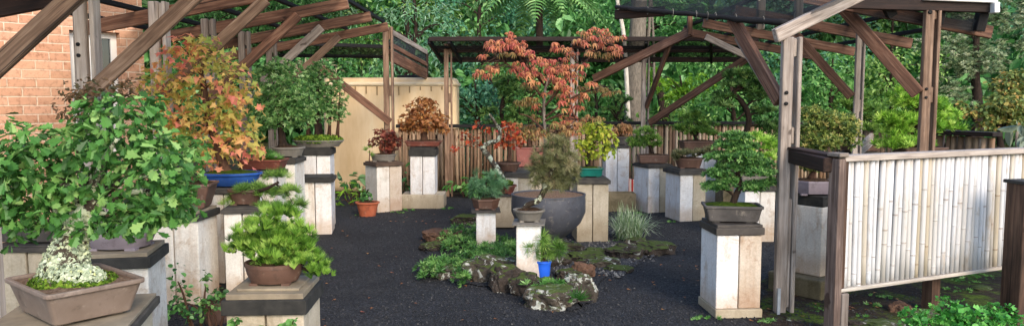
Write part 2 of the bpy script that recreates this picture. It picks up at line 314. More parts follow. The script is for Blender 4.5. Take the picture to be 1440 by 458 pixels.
def mesh_np(name, V, loops, starts, tint):
    me = bpy.data.meshes.new(name); me.vertices.add(len(V)); me.vertices.foreach_set('co', V.astype(np.float32).ravel())
    me.loops.add(len(loops)); me.loops.foreach_set('vertex_index', loops.astype(np.int32))
    me.polygons.add(len(starts)); me.polygons.foreach_set('loop_start', starts.astype(np.int32))
    me.update(calc_edges=True)
    a = me.attributes.new('tint', 'FLOAT', 'FACE'); a.data.foreach_set('value', tint.astype(np.float32)); return me
def props(o, label=None, cat=None, group=None, kind=None):
    if label: o['label'] = label
    if cat: o['category'] = cat
    if group: o['group'] = group
    if kind: o['kind'] = kind
    return o
MATS = {}
def rootM(p):
    return MATS.get(p.name, Matrix.Identity(4)) if p else Matrix.Identity(4)
def thing(name, loc, label, cat, group=None, rz=0.0):
    o = bpy.data.objects.new(name, None); COL.objects.link(o); o.empty_display_size = 0.1
    o.location = loc; o.rotation_euler = (0, 0, rz); MATS[o.name] = Matrix.Translation(Vector(loc)) @ Matrix.Rotation(rz, 4, 'Z')
    return props(o, label, cat, group)
def link(name, me, mat, parent):
    me.materials.append(mat); o = bpy.data.objects.new(name, me); COL.objects.link(o)
    if parent: o.parent = parent
    return o
def bevel(o, w=0.005, seg=2):
    b = o.modifiers.new('bevel', 'BEVEL'); b.width = w; b.segments = seg; b.limit_method = 'ANGLE'; b.angle_limit = R(40); return o
def build(name, mb, mat, parent=None, world=True, smooth=False, top=None):
    """top = root empty whose frame the mesh lives in (sub-parts share their part's frame)"""
    base = top if top is not None else parent
    V = mb.v
    if world and base is not None:
        inv = rootM(base).inverted(); V = [tuple(inv @ Vector(p)) for p in V]
    me = bpy.data.meshes.new(name); me.from_pydata(V, [], mb.f); me.update()
    a = me.attributes.new('tint', 'FLOAT', 'FACE'); a.data.foreach_set('value', np.array(mb.t, dtype=np.float32))
    if smooth: me.polygons.foreach_set('use_smooth', [True] * len(me.polygons))
    return link(name, me, mat, parent)
def beam(name, p0, p1, w, h, mat, parent, up=(0, 0, 1), bev=0.006):
    """a sawn timber from p0 to p1; local X runs along the grain"""
    p0, p1 = Vector(p0), Vector(p1); d = p1 - p0; L = d.length; x = d.normalized(); u = Vector(up)
    y = u.cross(x); y.normalize(); z = x.cross(y)
    M = Matrix((( x.x, y.x, z.x, p0.x), (x.y, y.y, z.y, p0.y), (x.z, y.z, z.z, p0.z), (0, 0, 0, 1)))
    mb = MB(); mb.box(0, L, -w / 2, w / 2, -h / 2, h / 2)
    me = bpy.data.meshes.new(name); me.from_pydata(mb.v, [], mb.f); me.update()
    o = link(name, me, mat, parent); o.matrix_local = (rootM(parent).inverted() @ M) if parent else M
    return bevel(o, bev, 1) if bev else o
def post(p, z1, mat, parent, z0=0.0, sc=1.0, rz=0.0):
    """double-plank post with spacer blocks; local X is up"""
    mb = MB(); H = z1 - z0
    mb.box(0, H, -0.07 * sc, 0.0, -0.09 * sc, 0.012 * sc); mb.box(0, H, -0.07 * sc, 0.06 * sc, 0.052 * sc, 0.09 * sc)
    for a, b in ((0.02, 0.42), (0.62, 0.68), (0.93, 0.995)): mb.box(a * H, b * H, -0.045 * sc, 0.0 * sc - 0.003, 0.012 * sc + 0.002, 0.052 * sc - 0.002)
    me = bpy.data.meshes.new('post'); me.from_pydata(mb.v, [], mb.f); me.update(); o = link('post', me, mat, parent)
    M = Matrix.Translation(Vector((p[0], p[1], z0))) @ Matrix.Rotation(rz, 4, 'Z') @ Matrix(((0, 0, 1, 0), (0, 1, 0, 0), (1, 0, 0, 0), (0, 0, 0, 1)))
    M = M @ Matrix.Diagonal((1, 1, 1, 1)); o.matrix_local = rootM(parent).inverted() @ M
    me.flip_normals(); return bevel(o, 0.006, 1)

# ------------------------------------------------------------------ foliage
class Tm:
    def __init__(s, V, F):
        s.V = np.array(V, float); s.loops = np.array([i for f in F for i in f]); tot = np.array([len(f) for f in F]); s.starts = np.concatenate([[0], np.cumsum(tot)[:-1]]); s.nf = len(F)
def half_leaf(half, fold=0.25, curl=0.15):
    V = []; F = []
    mid = [(0, 0), (0, 1)]
    for sgn in (1, -1):
        o = len(V); pts = [(0, 0)] + half + [(0, 1)]
        for x, y in pts: V.append((sgn * x, y, fold * abs(x) - curl * y * y))
        idx = list(range(o, o + len(pts)));
        F.append(tuple(idx) if sgn > 0 else tuple(reversed(idx)))
    return Tm(V, F)
T_OAK = half_leaf([(0.03, 0.1), (0.09, 0.32), (0.25, 0.46), (0.16, 0.54), (0.37, 0.7), (0.25, 0.78), (0.30, 0.97), (0.12, 0.93)], 0.3, 0.3)
T_MAPLE = half_leaf([(0.45, -0.12), (0.3, 0.14), (0.62, 0.34), (0.27, 0.42)], 0.15, 0.2)
T_SIMPLE = half_leaf([(0.2, 0.2), (0.27, 0.48), (0.16, 0.78)], 0.35, 0.3)
T_NARROW = half_leaf([(0.09, 0.25), (0.1, 0.55)], 0.3, 0.35)
T_ROUND = half_leaf([(0.28, 0.12), (0.42, 0.45), (0.3, 0.82)], 0.3, 0.2)
def t_droop(n=7):
    V = []; F = []
    for k in range(n):
        a = 2 * math.pi * k / n + 0.2; c, s_ = math.cos(a), math.sin(a); o = len(V); ln = 0.75 + 0.25 * math.sin(a)
        for (r, z, w) in ((0.02, 0, 0.02), (0.4 * ln, -0.12, 0.13), (0.75 * ln, -0.45, 0.1), (0.95 * ln, -0.9, 0.0)):
            if w > 0.005: V += [(c * r - s_ * w, s_ * r + c * w, z), (c * r + s_ * w, s_ * r - c * w, z)]
            else: V += [(c * r, s_ * r, z)]
        F += [(o, o + 1, o + 3, o + 2), (o + 2, o + 3, o + 5, o + 4), (o + 4, o + 5, o + 6)]
    return Tm(V, F)
def t_tuft(n, spread, w, seed=3, bend=0.0):
    rg = random.Random(seed); V = []; F = []
    for k in range(n):
        a = 2 * math.pi * (k + rg.random() * 0.7) / n; th = spread * math.sqrt((k * 0.618) % 1.0 * 0.92 + 0.08); ln = 0.75 + 0.25 * rg.random()
        d = Vector((math.sin(th) * math.cos(a), math.sin(th) * math.sin(a), math.cos(th))); q = d.cross(Vector((rg.random() - .5, rg.random() - .5, rg.random() - .5))).normalized() * w
        b = d * 0.04; e = d * ln; e.z -= bend * ln; m = d * ln * 0.55; o = len(V); V += [b - q * 0.6, b + q * 0.6, m + q, e, m - q]; F.append((o, o + 1, o + 2, o + 3, o + 4))
    return Tm(V, F)
T_DROOP = t_droop(7)
T_PINE = t_tuft(32, R(56), 0.027)
T_PINEX = t_tuft(16, R(62), 0.06, 2)
T_PINEU = t_tuft(30, R(42), 0.03, 6)
T_PINEF = t_tuft(36, R(75), 0.022, 5)
T_JUN = t_tuft(12, R(80), 0.09, 9)
T_SCALE = t_tuft(9, R(70), 0.13, 4)
T_CAS = t_tuft(16, R(60), 0.055, 8, 0.4)

def norm(a): return a / np.maximum(np.linalg.norm(a, axis=1, keepdims=True), 1e-9)
def scatter(blobs, tm, size, k=1.0, mode='leaf', rng=RNG, tintf=None, flat=False, shell=0.5):
    """blobs: (x,y,z,rx,ry,rz) -> arrays of leaf-sized pieces spread through their volume"""
    P = []; O = []
    for (x, y, z, rx, ry, rz) in blobs:
        n = max(4, int(k * 3.4 * (rx * rz + rx * ry * 0.6 + ry * rz * 0.4) / (size * size)))
        d = norm(rng.normal(size=(n, 3)))
        if flat: d[:, 2] = np.where(d[:, 2] < -0.25, -d[:, 2] * 0.8, d[:, 2])
        r = shell + (1 - shell) * np.sqrt(rng.random((n, 1))); r *= 1 + 0.13 * rng.normal(size=(n, 1)) * 0.6
        P.append(np.array([x, y, z]) + d * r * np.array([rx, ry, rz])); O.append(d)
    P = np.concatenate(P); O = np.concatenate(O); n = len(P)
    up = np.array([[0, 0, 1.0]])
    if mode == 'leaf':
        N = norm(0.55 * O + 0.75 * up + 0.55 * rng.normal(size=(n, 3))); A = O + 0.7 * rng.normal(size=(n, 3)) - 0.35 * up
        A = norm(A - (A * N).sum(1, keepdims=True) * N); B = np.cross(A, N)
        Mx = np.stack([B, A, N], axis=2)
    else:
        if mode == 'tuft': Z = norm(0.75 * O + 0.75 * up + 0.3 * rng.normal(size=(n, 3)))
        elif mode == 'out': Z = norm(1.0 * O + 0.25 * up + 0.5 * rng.normal(size=(n, 3)))
        else: Z = norm(up + 0.35 * O + 0.22 * rng.normal(size=(n, 3)))
        A = rng.normal(size=(n, 3)); A = norm(A - (A * Z).sum(1, keepdims=True) * Z); B = np.cross(Z, A); Mx = np.stack([A, B, Z], axis=2)
    sz = size * (0.5 + 0.8 * rng.random(n))
    t = rng.random(n) if tintf is None else np.clip(tintf(P, O, rng), 0, 1)
    return P, Mx, sz, t
def leaf_mesh(name, tm, arr, origin):
    P, Mx, sz, t = arr; n = len(P); k = len(tm.V)
    V = np.einsum('nij,kj->nki', Mx, tm.V) * sz[:, None, None] + P[:, None, :] - np.array(origin)[None, None, :]
    nl = len(tm.loops); loops = (tm.loops[None, :] + (np.arange(n) * k)[:, None]).ravel(); starts = (tm.starts[None, :] + (np.arange(n) * nl)[:, None]).ravel()
    return mesh_np(name, V.reshape(-1, 3), loops, starts, np.repeat(t, tm.nf))
def crown(parent, blobs, tm, size, mat, k=1.0, mode='leaf', name='crown', **kw):
    arr = scatter(blobs, tm, size, k, mode, **kw); loc = rootM(parent).translation if parent else Vector((0, 0, 0))
    return link(name, leaf_mesh(name, tm, arr, loc), mat, parent)
def pxblobs(pads, Y, dfac=0.85, jit=0.25):
    out = []
    for p in pads:
        px, py, rx, ry = p[:4]; dy = p[4] if len(p) > 4 else (random.random() - 0.5) * 2 * jit * rx * S(Y)
        y = Y + dy; c = W(px, py, y); s = S(y); out.append((c.x, c.y, c.z, rx * s, rx * s * dfac, ry * s))
    return out
def lumps(bl, n, f=0.45, rng=random):
    """break each blob into smaller uneven clumps"""
    out = []
    for (x, y, z, rx, ry, rz) in bl:
        for _ in range(n):
            while True:
                a = [rng.uniform(-1, 1) for _ in range(3)]
                if a[0] ** 2 + a[1] ** 2 + a[2] ** 2 < 1: break
            s = f * rng.uniform(0.65, 1.3); q = 1 - s * 0.6
            out.append((x + a[0] * rx * q, y + a[1] * ry * q, z + a[2] * rz * q, rx * s, ry * s, rz * s * rng.uniform(0.7, 1.0)))
    return out

# ------------------------------------------------------------------ pots, pedestals, bonsai
def ring(kind, w, d, z, rz, c):
    P = []
    if kind in ('round', 'oval', 'hex'):
        n = 6 if kind == 'hex' else 36
        for i in range(n):
            a = 2 * math.pi * i / n; P.append((math.cos(a) * w / 2, math.sin(a) * d / 2))
    else:
        r = min(w, d) * 0.06
        for sx, sy, a0 in ((1, 1, 0), (-1, 1, 90), (-1, -1, 180), (1, -1, 270)):
            for a in (0, 45, 90): P.append((sx * (w / 2 - r) + r * math.cos(R(a0 + a)), sy * (d / 2 - r) + r * math.sin(R(a0 + a))))
    ca, sa = math.cos(rz), math.sin(rz)
    return [Vector((c[0] + x * ca - y * sa, c[1] + x * sa + y * ca, z)) for x, y in P]
def make_pot(root, kind, c, z0, w, d, h, mat, rz=0.0, taper=0.78, soil=SOIL, lip=0.012, bulge=0.0, dome=0.03, feet=True):
    mb = MB(); prof = []
    zf = z0 + (0.012 if feet else 0.0)
    for t in (0, 0.15, 0.35, 0.6, 0.85, 1.0):
        s = taper + (1 - taper) * t + bulge * math.sin(math.pi * min(1, t * 1.0)) * (1 - t * 0.4); prof.append((s, zf + (h - 0.012 * feet) * t))
    rings = [ring(kind, w * s, d * s, z, rz, c) for s, z in prof]
    zt = z0 + h
    rings[-1] = ring(kind, w, d, zt - min(0.02, h * 0.18), rz, c)
    rings += [ring(kind, w + lip, d + lip, zt - min(0.018, h * 0.16), rz, c), ring(kind, w + lip, d + lip, zt, rz, c), ring(kind, w - 0.022, d - 0.022, zt, rz, c), ring(kind, w - 0.03, d - 0.03, zt - 0.03, rz, c)]
    mb.loft(rings, True, False)
    if feet:
        ca, sa = math.cos(rz), math.sin(rz); M = Matrix.Translation(Vector((c[0], c[1], 0))) @ Matrix.Rotation(rz, 4, 'Z')
        for sx in (-1, 1):
            for sy in (-1, 1):
                x, y = sx * w * taper * 0.34, sy * d * taper * 0.34; mb.box(x - w * 0.07, x + w * 0.07, y - d * 0.06, y + d * 0.06, z0, zf + 0.001, M)
    p = build('pot', mb, mat, root, smooth=kind in ('round', 'oval'))
    if kind in ('round', 'oval'):
        e = p.modifiers.new('edges', 'EDGE_SPLIT'); e.split_angle = R(38)
    else: bevel(p, 0.004, 2)
    sb = MB(); rr = [ring(kind, (w - 0.03) * q, (d - 0.03) * q, zt - 0.016 + dome * (1 - q * q) + (random.random() * 0.004), rz, c) for q in (1.0, 0.85, 0.65, 0.4, 0.15)]
    for r_ in rr[1:-1]:
        for v in r_: v.z += random.uniform(-1, 1) * 0.006
    sb.loft(rr, False, True); build('soil', sb, soil, root, smooth=True)
    return zt + dome * 0.6
def pedestal(px, pyb, pyt, wpx, label, d=None, rz=0.0, mat=CONC, mat2=None, cap='slab', capmat=SLAB, base=None, z0=0.0, capover=0.02, split=True, capt=0.045, name='pedestal'):
    f = G(px, pyb, z0); w = wpx * .87 * S(f.y); d = d or w * 0.9; c = Vector((f.x, f.y + d / 2, z0))
    c.x = f.x * (c.y / f.y) if False else f.x + (f.x / f.y) * d / 2 * 0.6
    ztop = W(px, pyt, f.y).z
    root = thing(name, c, label, 'pedestal', 'concrete pedestals for the bonsai', rz)
    hz = ztop - z0; zb = 0.0
    if base:
        bw, bh, bm = base; bh = bh * S(f.y); mb = MB(); mb.box(-bw * S(f.y) / 2, bw * S(f.y) / 2, -d * 0.56, d * 0.56, 0, bh); bevel(build('base_block', mb, bm, root, False), 0.008, 2); zb = bh
    ct = capt if cap else 0.0
    hcol = hz - ct
    if split:
        for sgn, m_ in ((-1, mat), (1, mat2 or mat)):
            mb = MB(); g = 0.004; off = 0.006 if sgn > 0 else 0.0
            x0, x1 = (-w / 2, -g) if sgn < 0 else (g, w / 2)
            mb.box(x0, x1, -d / 2 + off, d / 2, zb, hcol - off); bevel(build('column_block', mb, m_, root, False), 0.008, 2)
    else:
        mb = MB(); mb.box(-w / 2, w / 2, -d / 2, d / 2, zb, hcol); bevel(build('column_block', mb, mat, root, False), 0.01, 2)
    if cap:
        mb = MB(); mb.box(-w / 2 - capover, w / 2 + capover, -d / 2 - capover, d / 2 + capover, hcol, hcol + ct * 0.72); bevel(build('cap_slab', mb, capmat, root, False), 0.004, 2)
        mb = MB(); mb.box(-w / 2 + 0.0, w / 2 - 0.0, -d / 2 + 0.0, d / 2 - 0.0, hcol + ct * 0.72, hcol + ct); bevel(build('top_tile', mb, TILE if cap == 'tile' else capmat, root, False), 0.003, 2)
    return dict(c=c, z=ztop, Y=c.y, root=root, w=w, d=d)
KB = 2.1; LB = 0.86
def bonsai(label, at, pot, trunk, pads, leaf, mat, bark=BK_BROWN, cat='bonsai', name='bonsai', k=1.0, nl=0, lf=0.5, soil=SOIL, flat=True, tintf=None, group='bonsai trees in pots', shell=0.5, twigs=0, dfac=0.85, brad=0.35):
    """at = pedestal dict or (px, py_bottom, Y); everything else in photo pixels at that distance
    pot = (kind, width, height, material, options)"""
    if isinstance(at, dict): c = Vector((at['c'].x, at['c'].y, at['z']))
    else: c = W(*at)
    Y = c.y; s = S(Y)
    kind, wp, hp, pm, opt = pot; opt = dict(opt)
    if 'dx' in opt: c.x += opt.pop('dx') * s
    root = thing(name, c, label, cat, group)
    df = opt.pop('df', 0.8)
    zs = make_pot(root, kind, (c.x, c.y), c.z, wp * s, wp * s * df, hp * s, pm, soil=soil, **opt)
    pts = [W(p[0], p[1], Y + (p[3] if len(p) > 3 else 0)) for p in trunk]; rad = [p[2] * s for p in trunk]
    if pts: pts[0].z = min(pts[0].z, zs - 0.005)
    bl = pxblobs(pads, Y, dfac)
    if trunk:
        a, b = smooth_path(pts, rad, 6); mb = MB(); b[0] *= 1.35
        if len(b) > 2: b[1] *= 1.15
        mb.tube(a, b, 10, 0.13)
        for (x, y, z, rx, ry, rz) in bl:
            tgt = Vector((x, y, z)); i = min(range(len(a)), key=lambda q: (a[q] - tgt).length + (0.25 * max(0, a[q].z - tgt.z)))
            mid = a[i].lerp(tgt, 0.5) + Vector((0, 0, 0.12 * (tgt - a[i]).length)); r0 = max(0.003, b[i] * brad * 1.3)
            q, qr = smooth_path([a[i], mid, tgt], [r0, r0 * 0.75, r0 * 0.4], 4); mb.tube(q, qr, 6, 0.08)
            for _ in range(twigs):
                e = tgt + Vector((random.uniform(-1, 1) * rx, random.uniform(-1, 1) * ry, random.uniform(-0.4, 0.9) * rz)); mb.tube([mid, mid.lerp(e, 0.5) + Vector((0, 0, 0.02)), e], [r0 * 0.5, r0 * 0.35, r0 * 0.15], 5)
        build('trunk', mb, bark, root, smooth=True)
    if pads:
        tm, lp, mode = leaf
        if nl: bl = bl + lumps(bl, nl, lf)
        crown(root, bl, tm, lp * LB * s, mat, k * KB * LB * LB, mode, flat=flat, tintf=tintf, shell=shell)
    return root

# ================================================================== SETTING
mb = MB(); mb.add([(-300, -60, 0), (300, -60, 0), (300, 600, 0), (-300, 600, 0)], [(0, 1, 2, 3)]); props(build('gravel_ground', mb, GRAVEL), kind='structure')
def sheet(name, pts, z, mat, edge=0.05):
    mb = MB(); c = sum((Vector(p) for p in pts), Vector()) / len(pts); ringp = []
    for i in range(len(pts)):
        a, b = Vector(pts[i]), Vector(pts[(i + 1) % len(pts)])
        for k in range(6):
            q = a.lerp(b, k / 6); ringp.append(Vector((q.x + random.uniform(-edge, edge), q.y + random.uniform(-edge, edge), z)))
    n = len(ringp); mb.add([(c.x, c.y, z)] + ringp, [(0, 1 + i, 1 + (i + 1) % n) for i in range(n)]); return props(build(name, mb, mat), kind='structure')
sheet('garden_soil', [G(1062, 470), G(1075, 432), G(1068, 402), G(1110, 372), G(1250, 335), G(1500, 310), G(1900, 330), G(1900, 520), G(1400, 560), G(1100, 520)], 0.004, GSOIL)
sheet('back_soil', [(-9, 12.35, 0), (9, 12.35, 0), (30, 40, 0), (-30, 40, 0)], 0.004, GSOIL, 0.1)

# loose stones on the gravel
n = 45000; yy = 3.6 + 8.0 * RNG.random(n) ** 1.5; P = np.stack([yy * (RNG.random(n) - 0.5) * 1.15 + 0.0, yy, np.full(n, 0.003)], 1)
T_STONE = Tm([(-.5, -.4, 0), (.5, -.45, 0), (.1, .5, 0), (-.1, 0, .6), (.3, -.1, .5)], [(0, 1, 4, 3), (1, 2, 4), (2, 3, 4), (2, 0, 3)])
a = RNG.random(n) * 6.28; Mx = np.zeros((n, 3, 3)); Mx[:, 0, 0] = np.cos(a); Mx[:, 0, 1] = -np.sin(a); Mx[:, 1, 0] = np.sin(a); Mx[:, 1, 1] = np.cos(a); Mx[:, 2, 2] = 1
me = leaf_mesh('gravel', T_STONE, (P, Mx, 0.006 + 0.014 * RNG.random(n) ** 2, RNG.random(n)), (0, 0, 0))
k = NB('loose stone'); at = k.new('ShaderNodeAttribute', attribute_name='tint'); k.col(k.ramp(at.outputs['Fac'], [(0, '#151618'), (0.75, '#2b2c2f'), (0.97, '#43423f'), (1, '#5e5b57')])); k.rough(0.85)
props(link('loose_gravel', me, k.m, None), 'loose dark stones scattered over the black gravel path', 'gravel', kind='stuff')

n = 150; c_ = [(-2.0, 6.6, .8), (-1.4, 9.5, 1.0), (0.3, 7.2, 1.3), (1.6, 6.4, .8), (-1.0, 5.4, 1.0), (2.6, 5.4, .6)]; Pq = []
for _ in range(n): q = random.choice(c_); Pq.append((random.gauss(q[0], q[2] * .6), random.gauss(q[1], q[2] * .7), .012))
a_ = RNG.random(n) * 6.28; Mq = np.zeros((n, 3, 3)); Mq[:, 0, 0] = np.cos(a_); Mq[:, 0, 1] = -np.sin(a_); Mq[:, 1, 0] = np.sin(a_); Mq[:, 1, 1] = np.cos(a_); Mq[:, 2, 2] = 1
props(link('fallen_leaves', leaf_mesh('fallen_leaves', T_MAPLE, (np.array(Pq), Mq, .018 + .02 * RNG.random(n), RNG.random(n)), (0, 0, 0)), LF_RUST, None), 'small dry leaves dropped here and there on the black gravel', 'fallen leaves', kind='stuff')
# ------------------------------------------------------------------ brick house
A = W(-60, 140, 6.7); B = W(205, 140, 7.9); hx = Vector((B.x - A.x, B.y - A.y, 0)); Lw = hx.length; hrz = math.atan2(hx.y, hx.x)
LX = 4.0; house = thing('brick_house', (B.x - hx.x / Lw * LX, B.y - hx.y / Lw * LX, 0), 'sunlit orange brick house with a white framed window behind the left pergola', 'house', None, hrz)
def hl(px, py):                      # photo point -> (x, z) on the wall face
    d = ray(px, py); inv = rootM(house).inverted(); o = inv @ Vector((0, 0, EYE)); e = inv @ (Vector((0, 0, EYE)) + d) - o; t = -o.y / e.y; q = o + e * t; return q.x, q.z
wx0, wz1 = hl(97, 42); wx1, _ = hl(168, 45); wz0 = wz1 - 1.25
mb = MB(); mb.box(0, wx0, 0, 0.24, 0, 4.6); mb.box(wx1, LX, 0, 0.24, 0, 4.6); mb.box(wx0, wx1, 0, 0.24, 0, wz0); mb.box(wx0, wx1, 0, 0.24, wz1, 4.6)
mb.box(LX - 0.24, LX, 0.24, 6.0, 0, 4.6); build('wall', mb, BRICK, house, False)
mb = MB(); f = 0.06
for a_ in ((wx0 + .002, wx0 + f, wz0 + .002, wz1 - .002), (wx1 - f, wx1 - .002, wz0 + .002, wz1 - .002), (wx0 + f, wx1 - f, wz0 + .002, wz0 + f), (wx0 + f, wx1 - f, wz1 - f, wz1 - .002), ((wx0 + wx1) / 2 - .03, (wx0 + wx1) / 2 + .03, wz0 + f, wz1 - f)): mb.box(a_[0], a_[1], 0.09, 0.16, a_[2], a_[3])
win = build('window', mb, WHITE, house, False)
mb = MB(); mb.box(wx0 + f, wx1 - f, 0.12, 0.135, wz0 + f, wz1 - f); build('pane', mb, GLASS, win, False, top=house)
mb = MB(); mb.box(wx0 - .05, wx1 + .05, -0.03, 0.088, wz0 - 0.07, wz0 - 0.002); build('window_sill', mb, BRICK, house, False)
mb = MB(); mb.box(-0.5, LX + 0.5, -0.6, 6.2, 4.6, 4.75); build('roof', mb, WOODD, house, False)

# ------------------------------------------------------------------ left pergola
LP = thing('pergola', (-3.2, 7, 0), 'brown timber pergola with many diagonal braces down the left side beside the brick house', 'pergola')
def xl(Y): return -3.12 - 0.0625 * (Y - 5.5)
def zl(X): return 2.38 + 0.185 * (X + 3.2)
tims = [WOOD, WOODG, WOODR, WOODR, WOODR, WOOD, WOODR]
for i, Y in enumerate((4.2, 5.5, 6.8, 8.1, 9.4, 10.7)):
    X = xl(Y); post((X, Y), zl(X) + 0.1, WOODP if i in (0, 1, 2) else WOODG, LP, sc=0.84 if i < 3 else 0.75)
    beam('rafter', (X - 0.75, Y + 0.06, zl(X - 0.75)), (-1.78, Y + 0.06, zl(-1.78)), 0.045, 0.125, WOODR if i != 1 else WOODD, LP)
    beam('brace', (X + 0.02, Y - 0.10, 1.62), (X + 0.98, Y - 0.02, 2.50), 0.045, 0.105, [WOOD, WOOD, WOOD, WOODR, WOODG, WOOD][i], LP)
for X in (-3.85, -3.45, -2.95, -2.4, -1.86): beam('purlin', (X, 2.2, zl(X) + 0.093), (X, 10.85, zl(X) + 0.093), 0.045, 0.045, BLACKW, LP)
def cloth(parent, p00, p10, p11, p01, nu, nv, sag=0.03, name='shade_cloth', mat=None):
    mb = MB(); vs = []
    p00, p10, p11, p01 = map(Vector, (p00, p10, p11, p01))
    for j in range(nv + 1):
        for i in range(nu + 1):
            u, v = i / nu, j / nv; q = p00.lerp(p10, u).lerp(p01.lerp(p11, u), v); q.z -= sag * (abs(math.sin(u * math.pi * 4)) * 0.5 + abs(math.sin(v * math.pi * 6)) * 0.5) + random.uniform(-.004, .004); vs.append(q)
    mb.add(vs, [(j * (nu + 1) + i, j * (nu + 1) + i + 1, (j + 1) * (nu + 1) + i + 1, (j + 1) * (nu + 1) + i) for j in range(nv) for i in range(nu)])
    return build(name, mb, mat or CLOTH, parent, smooth=True)
cloth(LP, (-3.95, 2.0, zl(-3.95) + .12), (-1.8, 2.0, zl(-1.8) + .12), (-1.8, 10.9, zl(-1.8) + .12), (-3.95, 10.9, zl(-3.95) + .12), 16, 40, 0.02)
# corner post, its brace and the hanging side panel
cp_ = W(547, 140, 11.0); post((cp_.x, cp_.y), W(547, 38, 11.0).z, WOOD, LP, sc=0.8)
beam('brace', W(549, 172, 10.95), W(452, 96, 10.8), 0.05, 0.11, WOODR, LP)
a0, a1, b0, b1 = W(541, 40, 11.05), W(600, 74, 13.0), W(549, 82, 11.05), W(600, 108, 13.0)
for t, m_, h_ in ((0, WOODG, .08), (0.5, WOODR, 0.07), (0.78, WOODR, .08), (1.0, WOODR, .1)): beam('side_rail', a0.lerp(b0, t), a1.lerp(b1, t), 0.04, h_, m_, LP)
beam('side_rail', a1, b1, 0.05, 0.06, WOODD, LP, (1, 0, 0)); cloth(LP, a0, a1, b1, b0, 6, 6, 0.01, mat=CLOTHD)

# ------------------------------------------------------------------ back pergola
BP = thing('pergola', (0.5, 12.2, 0), 'low dark pergola with black shade cloth across the back above the slatted fence', 'pergola')
for px in (630.5, 807, 907): q = W(px, 140, 12.2); post((q.x, q.y), W(px, 62 if px < 900 else 70, 12.2).z, WOODG if px != 630.5 else WOOD, BP, sc=0.72)
e0, e1, r0_, r1_ = W(603, 55, 11.7), W(1065, 55, 11.7), W(622, 84, 12.9), W(1062, 84, 12.9)
for t, m_, h_ in ((0, WOODD, .07), (0.38, BLACKW, .05), (0.55, WOODD, .06), (1.0, WOODD, .09)): beam('roof_rail', e0.lerp(r0_, t), e1.lerp(r1_, t), 0.05, h_, m_, BP)
for u in (0.0, 0.06, 0.25, 0.44, 0.66, 0.86, 1.0): beam('rafter', e0.lerp(e1, u) + Vector((0, 0, -.03)), r0_.lerp(r1_, u) + Vector((0, 0, -.03)), 0.045, 0.09, BLACKW, BP)
cloth(BP, e0, e1, r1_, r0_, 24, 6, 0.02, mat=CLOTHD)
l0, l1, l2, l3 = W(380, 60, 12.4), W(545, 66, 12.4), W(545, 80, 13.4), W(380, 78, 13.4)
cloth(BP, l0, l1, l2, l3, 10, 4, 0.01, mat=CLOTHD); beam('roof_rail', l0, l1, .04, .06, BLACKW, BP); beam('roof_rail', l3, l2, .04, .06, BLACKW, BP)

# ------------------------------------------------------------------ right pergola
RP = thing('pergola', (3.2, 8, 0), 'weathered timber pergola with a sagging black cloth roof on the right by the bamboo screen', 'pergola')
def zr(X): return 2.375 - 0.185 * (X - 4.0)
p1 = G(1103, 440); P1 = (p1.x, p1.y + 0.05); P2 = W(1303, 140, 7.13); P3 = W(1206, 140, 8.54)
post(P1, W(1103, 52, p1.y).z, WOODG, RP, sc=.80); post((P2.x, P2.y), W(1303, 2, 7.13).z, WOOD, RP, sc=.84); post((P3.x, P3.y), W(1206, 47, 8.54).z, WOODG, RP, sc=0.58)
mb = MB(); mb.box(-0.10, -0.078, -0.095, -0.08, 0.0, 0.2); o_ = build('steel_shoe', mb, m_plain('galvanised steel', '#7d8084', '#a2a6aa', 0.4), RP, False); o_.location = rootM(RP).inverted() @ Vector((P1[0] + 0.03, P1[1], 0))
for Y in (7.3, 8.75, 10.2, 11.4): beam('rafter', (4.68, Y, zr(4.68)), (2.6, Y, zr(2.6)), 0.045, 0.12, WOODR, RP)
for X in (4.55, 3.95, 3.3, 2.68): beam('purlin', (X, 7.25, zr(X) + .093), (X, 11.6, zr(X) + .093), 0.045, 0.045, BLACKW, RP)
cloth(RP, (2.6, 7.2, zr(2.6) + .12), (4.7, 7.2, zr(4.7) + .12), (4.7, 11.7, zr(4.7) + .12), (2.6, 11.7, zr(2.6) + .12), 14, 20, 0.02)
def bolt(parent, p, r=.014):
    mb = MB(); p = Vector(p); mb.loft([[(p.x + r * math.cos(a) * q, p.y - z, p.z + r * math.sin(a) * q) for a in np.linspace(0, 6.283, 10, endpoint=False)] for q, z in ((1, -.01), (1, .008), (.7, .012))], False, True); build('bolt', mb, BLACKW, parent)
for z in (1.62, 1.70): bolt(RP, (P2.x - .04, P2.y - .06, z)); bolt(RP, (P1[0] - .04, P1[1] - .058, z - .05)); bolt(LP, (xl(5.5) - .04, 5.5 - .06, z + .3))
bolt(RP, (P2.x - .04, P2.y - .06, 2.42), .02)
# gable truss of the near bay
beam('top_chord', W(1190, 5, 7.1), W(1397, 11, 7.1), 0.06, 0.10, WOODD, RP); fl = WHITE
beam('flashing', W(1296, -1, 7.08), W(1399, 3, 7.08), 0.10, 0.03, WHITE, RP); beam('end_plate', W(1398, 4, 7.05), W(1398, 19, 7.05), 0.10, 0.05, WHITE, RP, (1, 0, 0)); beam('end_plate', W(1197, -10, 7.0), W(1197, 8, 7.0), 0.05, 0.045, WHITE, RP, (1, 0, 0))
for a_, b_ in ((1247, 1254), (1322, 1317), (1384, 1375)): beam('strut', W(a_, 8, 7.16), W(b_, 22 if a_ < 1300 else (34 if a_ < 1350 else 44), 7.2), 0.09, 0.09, BLACKW, RP, (1, 0, 0))
cloth(RP, W(1200, 8, 7.16), W(1390, 12, 7.16), W(1380, 46, 7.2), W(1200, 20, 7.2), 8, 3, 0.0)
beam('brace', W(1291, 132, 7.1), W(1183, 8, 7.55), 0.05, 0.125, WOODR, RP); beam('brace', W(1197, 136, 8.5), W(1120, 50, 8.8), 0.05, 0.10, WOODR, RP)
